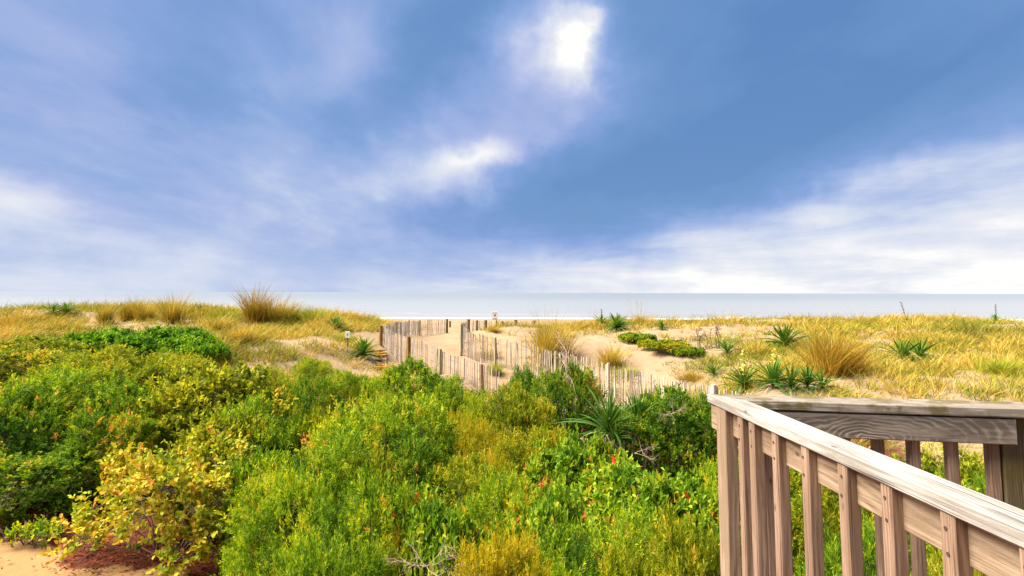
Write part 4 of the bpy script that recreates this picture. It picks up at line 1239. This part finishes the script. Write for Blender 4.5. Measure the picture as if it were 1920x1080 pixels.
# ------------------------------------------------------------------ grasses
def blades(base, d0, L, W, rng, bend=.5, seg=2):
    """curved tapering blades; base (n,3), d0 (n,3) start direction"""
    n = len(base); d0 = unit(d0)
    h = unit(np.stack([d0[:, 0], d0[:, 1], np.zeros(n)], -1) + rng.normal(size=(n, 3)) * [.25, .25, 0])
    L = L[:, None]; bend = (bend * rng.uniform(.4, 1.5, n))[:, None]
    side = unit(np.cross(d0, h) + rng.normal(size=(n, 3)) * .6)
    side = unit(side - d0 * (side * d0).sum(-1, keepdims=True))
    rows = []
    for i in range(seg + 1):
        t = i / seg
        c = base + d0 * L * t + (h * bend - np.array([0, 0, 1]) * bend * .45) * L * t * t
        w = W[:, None] * (1 - .75 * t ** 1.5) * .5
        rows += [c] if i == seg else [c - side * w, c + side * w]
    V = np.stack(rows, 1); k = V.shape[1]
    i = np.arange(n)[:, None] * k
    Q = np.concatenate([i + np.array([[2 * s, 2 * s + 1, 2 * s + 3, 2 * s + 2]]) for s in range(seg - 1)]) if seg > 1 else None
    T = i + np.array([[2 * (seg - 1), 2 * seg - 1, 2 * seg]])
    return V.reshape(-1, 3), Q, T, k

def clump_proto(seed, n, rad, H, lean=.35, W=.012, plumes=0, bend=.35, mat='grass'):
    rng = np.random.default_rng(seed)
    ns = 9; sc = rng.normal(0, rad * .42, (ns, 2)); sh = rng.uniform(.55, 1.05, ns); sl = rng.normal(0, .16, (ns, 2)) + [.06, 0]
    ki = rng.integers(0, ns, n)
    bx, by = sc[ki, 0] + rng.normal(0, rad * .24, n), sc[ki, 1] + rng.normal(0, rad * .24, n)
    a = np.arctan2(by, bx); r = np.minimum(np.hypot(bx, by), rad * 1.3)
    base = np.stack([bx, by, np.full(n, -.05)], -1)
    out = np.stack([np.cos(a), np.sin(a), np.zeros(n)], -1) * (r / rad)[:, None] * lean
    d = out + np.array([0, 0, 1.0]) + rng.normal(size=(n, 3)) * [.30, .30, 0] + np.concatenate([sl[ki], np.zeros((n, 1))], 1)
    L = H * rng.uniform(.35, 1.05, n) * sh[ki]
    V, Q, T, k = blades(base, d, L, W * rng.uniform(.7, 1.3, n), rng, bend, 3)
    tint = (rng.beta(2, 2, n) * .8 + .1)
    me = np_mesh('blades', V, quads=Q, tris=T, attrs={'tint': np.repeat(tint, k)}, mat=M[mat])
    pl = None
    if plumes:
        segs = []
        for i in range(plumes):
            a0 = rng.uniform(0, 6.28); p0 = np.array([math.cos(a0), math.sin(a0), 0]) * rng.uniform(0, rad)
            dd = unit(p0 / max(rad, .01) * .12 + np.array([.06, 0, 1]) + rng.normal(size=3) * .05)
            h = H * rng.uniform(1.05, 1.4)
            p1 = p0 + dd * h; p2 = p1 + np.array([.06, 0, .10])
            segs += [(p0, p1, .0035, .0025), (p1 - dd * .15, p1, .004, .007), (p1, p2, .007, .002)]
        v, q = tubes(segs, 4)
        pl = np_mesh('seed_heads', v, quads=q, attrs={'tint': np.full(len(v), .8)}, mat=M['grass'])
    return me, pl
CL = {
    'tall': clump_proto(1, 800, .42, 1.3, lean=.26, W=.014, plumes=0, bend=.32),
    'wide': clump_proto(2, 900, .65, 1.05, lean=.45, W=.015, plumes=0, bend=.35),
    'oats': clump_proto(3, 500, .5, .85, lean=.45, W=.013, plumes=14),
    'dense': clump_proto(4, 1500, .55, 1.45, lean=.34, W=.013, plumes=0, bend=.32),
}
def clump(kind, mat, px, py, Y, s, label, sz=1.0, group=None):
    """px, py: the foot of the clump"""
    p = foot(px, py, Y); g = p.z
    r = empty('grass_clump', (p.x, p.y, g), _rr.uniform(0, 6.28)); tag(r, label, 'grass', group)
    me, pl = CL[kind]
    o = obj('blades', me, r, scale=(s, s, s * sz), mat=M[mat]); o['kind'] = 'stuff'
    if pl:
        o = obj('seed_heads', pl, r, scale=(s, s, s * sz)); o['kind'] = 'stuff'
CLUMPS = [
    ('dense', 'grass', 1022, 678, 24.2, 1.25, 'tall golden grass clump standing over the descending fence', 1.6),
    ('dense', 'rust', 1548, 700, 20.8, 1.15, 'large rusty red grass clump in the middle of the right dune', 1.2),
    ('tall', 'grass', 1535, 690, 21.5, 1.0, 'golden grass tuft behind the rusty clump', 1.1),
    ('tall', 'grass', 1145, 690, 22.5, .95, 'golden grass tuft at the fence post right of the tall clump', 1.15),
    ('wide', 'grass_green', 1170, 708, 20.0, .7, 'green grass tuft leaning over the descending fence', .9),
    ('wide', 'rust', 912, 672, 26.2, .7, 'brownish weed tuft on the path side of the fence', .9),
    ('tall', 'grass_green', 930, 704, 21.6, .6, 'small green tuft at the near end of the pale picket fence', 1.0),
    ('oats', 'grass', 1195, 604, 36.5, 1.15, 'sea oats with thin seed heads on the skyline beside the spiked yucca', 1.1),
    ('oats', 'grass', 1115, 606, 38.0, .8, 'thin sea oats above the bare sand near the beach', 1.1),
    ('tall', 'rust', 480, 604, 31.0, 1.25, 'tallest rusty grass on the left dune skyline', 1.5),
    ('dense', 'grass', 525, 606, 31.0, 1.15, 'broad golden grass right of the tallest left dune grass', 1.15),
    ('wide', 'grass_green', 590, 606, 32.0, 1.15, 'golden green grass sloping down towards the path', 1.1),
    ('tall', 'grass', 325, 604, 30.5, 1.05, 'pointed golden tuft on the left skyline', 1.4),
    ('tall', 'rust', 243, 600, 31.0, .9, 'rusty tuft on the left skyline between two golden ones', 1.2),
    ('tall', 'grass', 197, 606, 29.5, .75, 'narrow brown green tuft on the left skyline near the yucca pair', 1.5),
    ('wide', 'grass', 395, 620, 26.0, 1.1, 'golden tuft on the left dune slope above the vine patch', .9),
    ('wide', 'grass', 455, 640, 24.0, 1.0, 'golden tuft right of the bright green vine patch', .9),
    ('tall', 'grass', 268, 602, 30.0, .95, 'golden tuft beside the rusty skyline tuft', 1.2),
    ('wide', 'grass_green', 640, 640, 24.6, .6, 'green tuft beside the small square sign', .9),
    ('wide', 'grass', 1420, 665, 24.0, .8, 'golden tuft between two yuccas on the right dune', 1.0),
    ('wide', 'rust', 1300, 715, 18.0, .6, 'reddish tuft above the low end of the descending fence', .9),
    ('tall', 'grass', 750, 604, 37.0, .5, 'small tuft on the skyline at the head of the curved fence', 1.0),
    ('tall', 'grass_green', 700, 606, 34.0, .6, 'green tuft on the skyline above the orange end post', 1.0),
    ('wide', 'grass', 1800, 650, 25.0, 1.0, 'spreading golden tuft on the far right slope', .8),
    ('wide', 'grass_green', 1860, 700, 19.0, .9, 'greenish tuft near the right photo edge', .8),
    ('wide', 'grass_green', 1225, 748, 17.2, .7, 'green grass tuft in front of the low end of the descending fence', 1.0),
    ('wide', 'grass', 1275, 750, 16.4, .55, 'golden tuft hiding pickets just before the railing tip', 1.0),
    ('wide', 'grass_green', 800, 705, 22.0, .5, 'small green tuft against the pale pickets by the grey post', 1.0),
    ('wide', 'grass', 30, 612, 27.0, 1.3, 'wide golden tuft at the far left photo edge', 1.0),
    ('wide', 'grass_green', 430, 604, 31.0, 1.0, 'golden green tuft just left of the tallest skyline grass', 1.1),
    ('wide', 'grass', 655, 606, 33.5, .9, 'golden tuft on the skyline above the small square sign', 1.1),
    ('wide', 'grass', 928, 622, 35.0, .5, 'little yellow tuft at the foot of the beach sign', .9),
]
for c in CLUMPS: clump(*c)
def bare_stalks():
    rng = np.random.default_rng(4)
    for (px, py, pt, lab) in ((1315, 665, 612, 'bare brown stalk with a drooping top on the right dune'), (1345, 662, 606, 'tall bare stalk with a dark drooping leaf tuft on the right dune')):
        b = at(px, py, 26); t = at(px, pt, 26); g = hz(b.x, b.y); H = t.z - g
        segs = []
        for i in range(4):
            x0 = rng.uniform(-.25, .25); h = H * rng.uniform(.6, 1.0)
            pts = [np.array([x0 + .1 * math.sin(k * .9 + i) * k / 5, rng.normal(0, .02), h * k / 5 - (.1 if k == 0 else 0)]) for k in range(6)]
            for k in range(5): segs.append((pts[k], pts[k + 1], .018 - .002 * k, .016 - .002 * k))
            for k in range(14):
                q0 = pts[3] + (pts[5] - pts[3]) * rng.uniform()
                segs.append((q0, q0 + np.array([rng.normal(0, .12), rng.normal(0, .12), rng.uniform(-.12, .08)]), .010, .004))
        v, q = tubes(segs, 5)
        o = obj('bare_stalk', np_mesh('bare_stalk', v, quads=q, mat=M['stem']), None, (b.x, b.y, g))
        tag(o, lab, 'stalk')
bare_stalks()

def grass_field(name, label, n, xr, yr, dens, mat, seed, Lr=(.3, .85), W=.016):
    rng = np.random.default_rng(seed)
    # tufts first, blades round them
    K = 13
    nt = n // K
    x = rng.uniform(*xr, nt * 4); y = yr[0] + (yr[1] - yr[0]) * rng.uniform(size=nt * 4)
    keep = rng.uniform(size=nt * 4) < dens(x, y)
    x, y = x[keep][:nt], y[keep][:nt]; nt = len(x)
    hue = fbm(x * .25, y * .25, seed) * 1.1 - .15 + rng.normal(0, .18, nt)
    tall = np.clip(fbm(x * .5, y * .5, seed + 5) * 1.5 - .15, .3, 1.2) * rng.choice([.6, .9, 1.3], nt, p=[.4, .4, .2])
    ox, oy = rng.normal(0, 1, nt * K), rng.normal(0, 1, nt * K)
    sp = np.repeat(rng.uniform(.05, .15, nt), K)
    X = np.repeat(x, K) + ox * sp; Y = np.repeat(y, K) + oy * sp
    Z = height(X, Y) - .03
    m = len(X)
    L = rng.uniform(*Lr, m) * np.repeat(tall, K)
    wind = np.repeat(rng.normal(.15, .18, nt), K)
    d = np.stack([ox * .30 + wind, oy * .26, np.ones(m)], -1) + rng.normal(size=(m, 3)) * [.15, .15, 0]
    dist = np.sqrt(X * X + Y * Y)
    V, Q, T, k = blades(np.stack([X, Y, Z], -1), d, L, W * rng.uniform(.7, 1.3, m) * (.6 + dist / 40), rng, .42, 2)
    tint = (np.repeat(hue, K) + rng.normal(0, .12, m)).clip(0, 1)
    o = obj(name, np_mesh(name, V, quads=Q, tris=T, attrs={'tint': np.repeat(tint, k)}, mat=M[mat]))
    tag(o, label, kind='stuff')

def ell(x, y, cx, cy, rx, ry): return np.clip(1.35 - np.sqrt(((x - cx) / rx) ** 2 + ((y - cy) / ry) ** 2), 0, 1)
def bare(px, py, Y, rx, ry):
    p = at(px, py, Y); return (p.x, p.y, rx, ry)
BARE_R = [bare(1300, 622, 31, 4.5, 5.0), bare(1180, 640, 28, 3.0, 5), bare(1080, 640, 28, 2.0, 4), bare(960, 625, 33, 3.0, 5), bare(1420, 612, 35, 3, 3), bare(1230, 680, 22, 1.5, 2), bare(1690, 690, 20, 1.5, 1.0), bare(1790, 715, 17.5, 1.6, .9), bare(1580, 725, 17.5, .8, 1.5), bare(1900, 618, 32, 2.0, 1.5), bare(1640, 640, 26, 1.5, 1.0), bare(1300, 690, 21, 1.5, 1.2)]
BARE_L = [bare(60, 585, 29, 1.2, 1.5), bare(170, 588, 29, 1.2, 1.2), bare(225, 600, 27.5, 1.6, 1.6), bare(605, 640, 24, 1.3, 1.6), bare(690, 622, 27, 1.2, 1.4), bare(500, 650, 23, 1.3, 1.2), bare(440, 600, 30, 1.2, 1.0), bare(350, 615, 27, 1.0, 1.0), bare(640, 690, 20.5, .9, 1.6)]
def dens_r(x, y):
    d = np.clip((fbm(x * .6, y * .6, 70) - .32) * 5.0, .05, 1)
    for b in BARE_R: d = d * (1 - .95 * ell(x, y, *b))
    d = d * (1 - np.clip(path_mask(x, y) * 1.6, 0, 1)) * np.clip((46 - y) / 5, 0, 1) * np.clip((x - np.interp(y, [8, 12, 15.5, 20, 25, 27, 40], [5.5, 5.2, 5.3, 4.2, .6, -1.6, -2])) / .6, 0, 1)
    return d
def dens_l(x, y):
    d = np.clip((fbm(x * .6, y * .6, 90) - .28) * 5.0, .06, 1)
    for b in BARE_L: d = d * (1 - .92 * ell(x, y, *b))
    d = d * (1 - np.clip(path_mask(x, y) * 1.6, 0, 1)) * np.clip((44 - y) / 5, 0, 1)
    lim = np.interp(y, [16, 22, 26.5, 36, 40], [-3.6, -3.2, -6.3, -6.0, -5.5])
    return d * np.clip((lim - x) / .6, 0, 1)
grass_field('grass_right_dune', 'golden dune grass covering the right dune', 190000, (-2, 36), (9, 46), dens_r, 'grass', 100)
grass_field('grass_right_dune_green', 'greener blades low on the right dune', 70000, (4, 30), (9, 34), dens_r, 'grass_green', 101, (.25, .6))
grass_field('grass_left_dune', 'golden dune grass covering the left dune', 190000, (-36, -3), (17, 44), dens_l, 'grass', 102)
grass_field('grass_left_dune_green', 'greener blades on the left dune slope', 55000, (-30, -3), (17, 34), dens_l, 'grass_green', 103, (.25, .65))
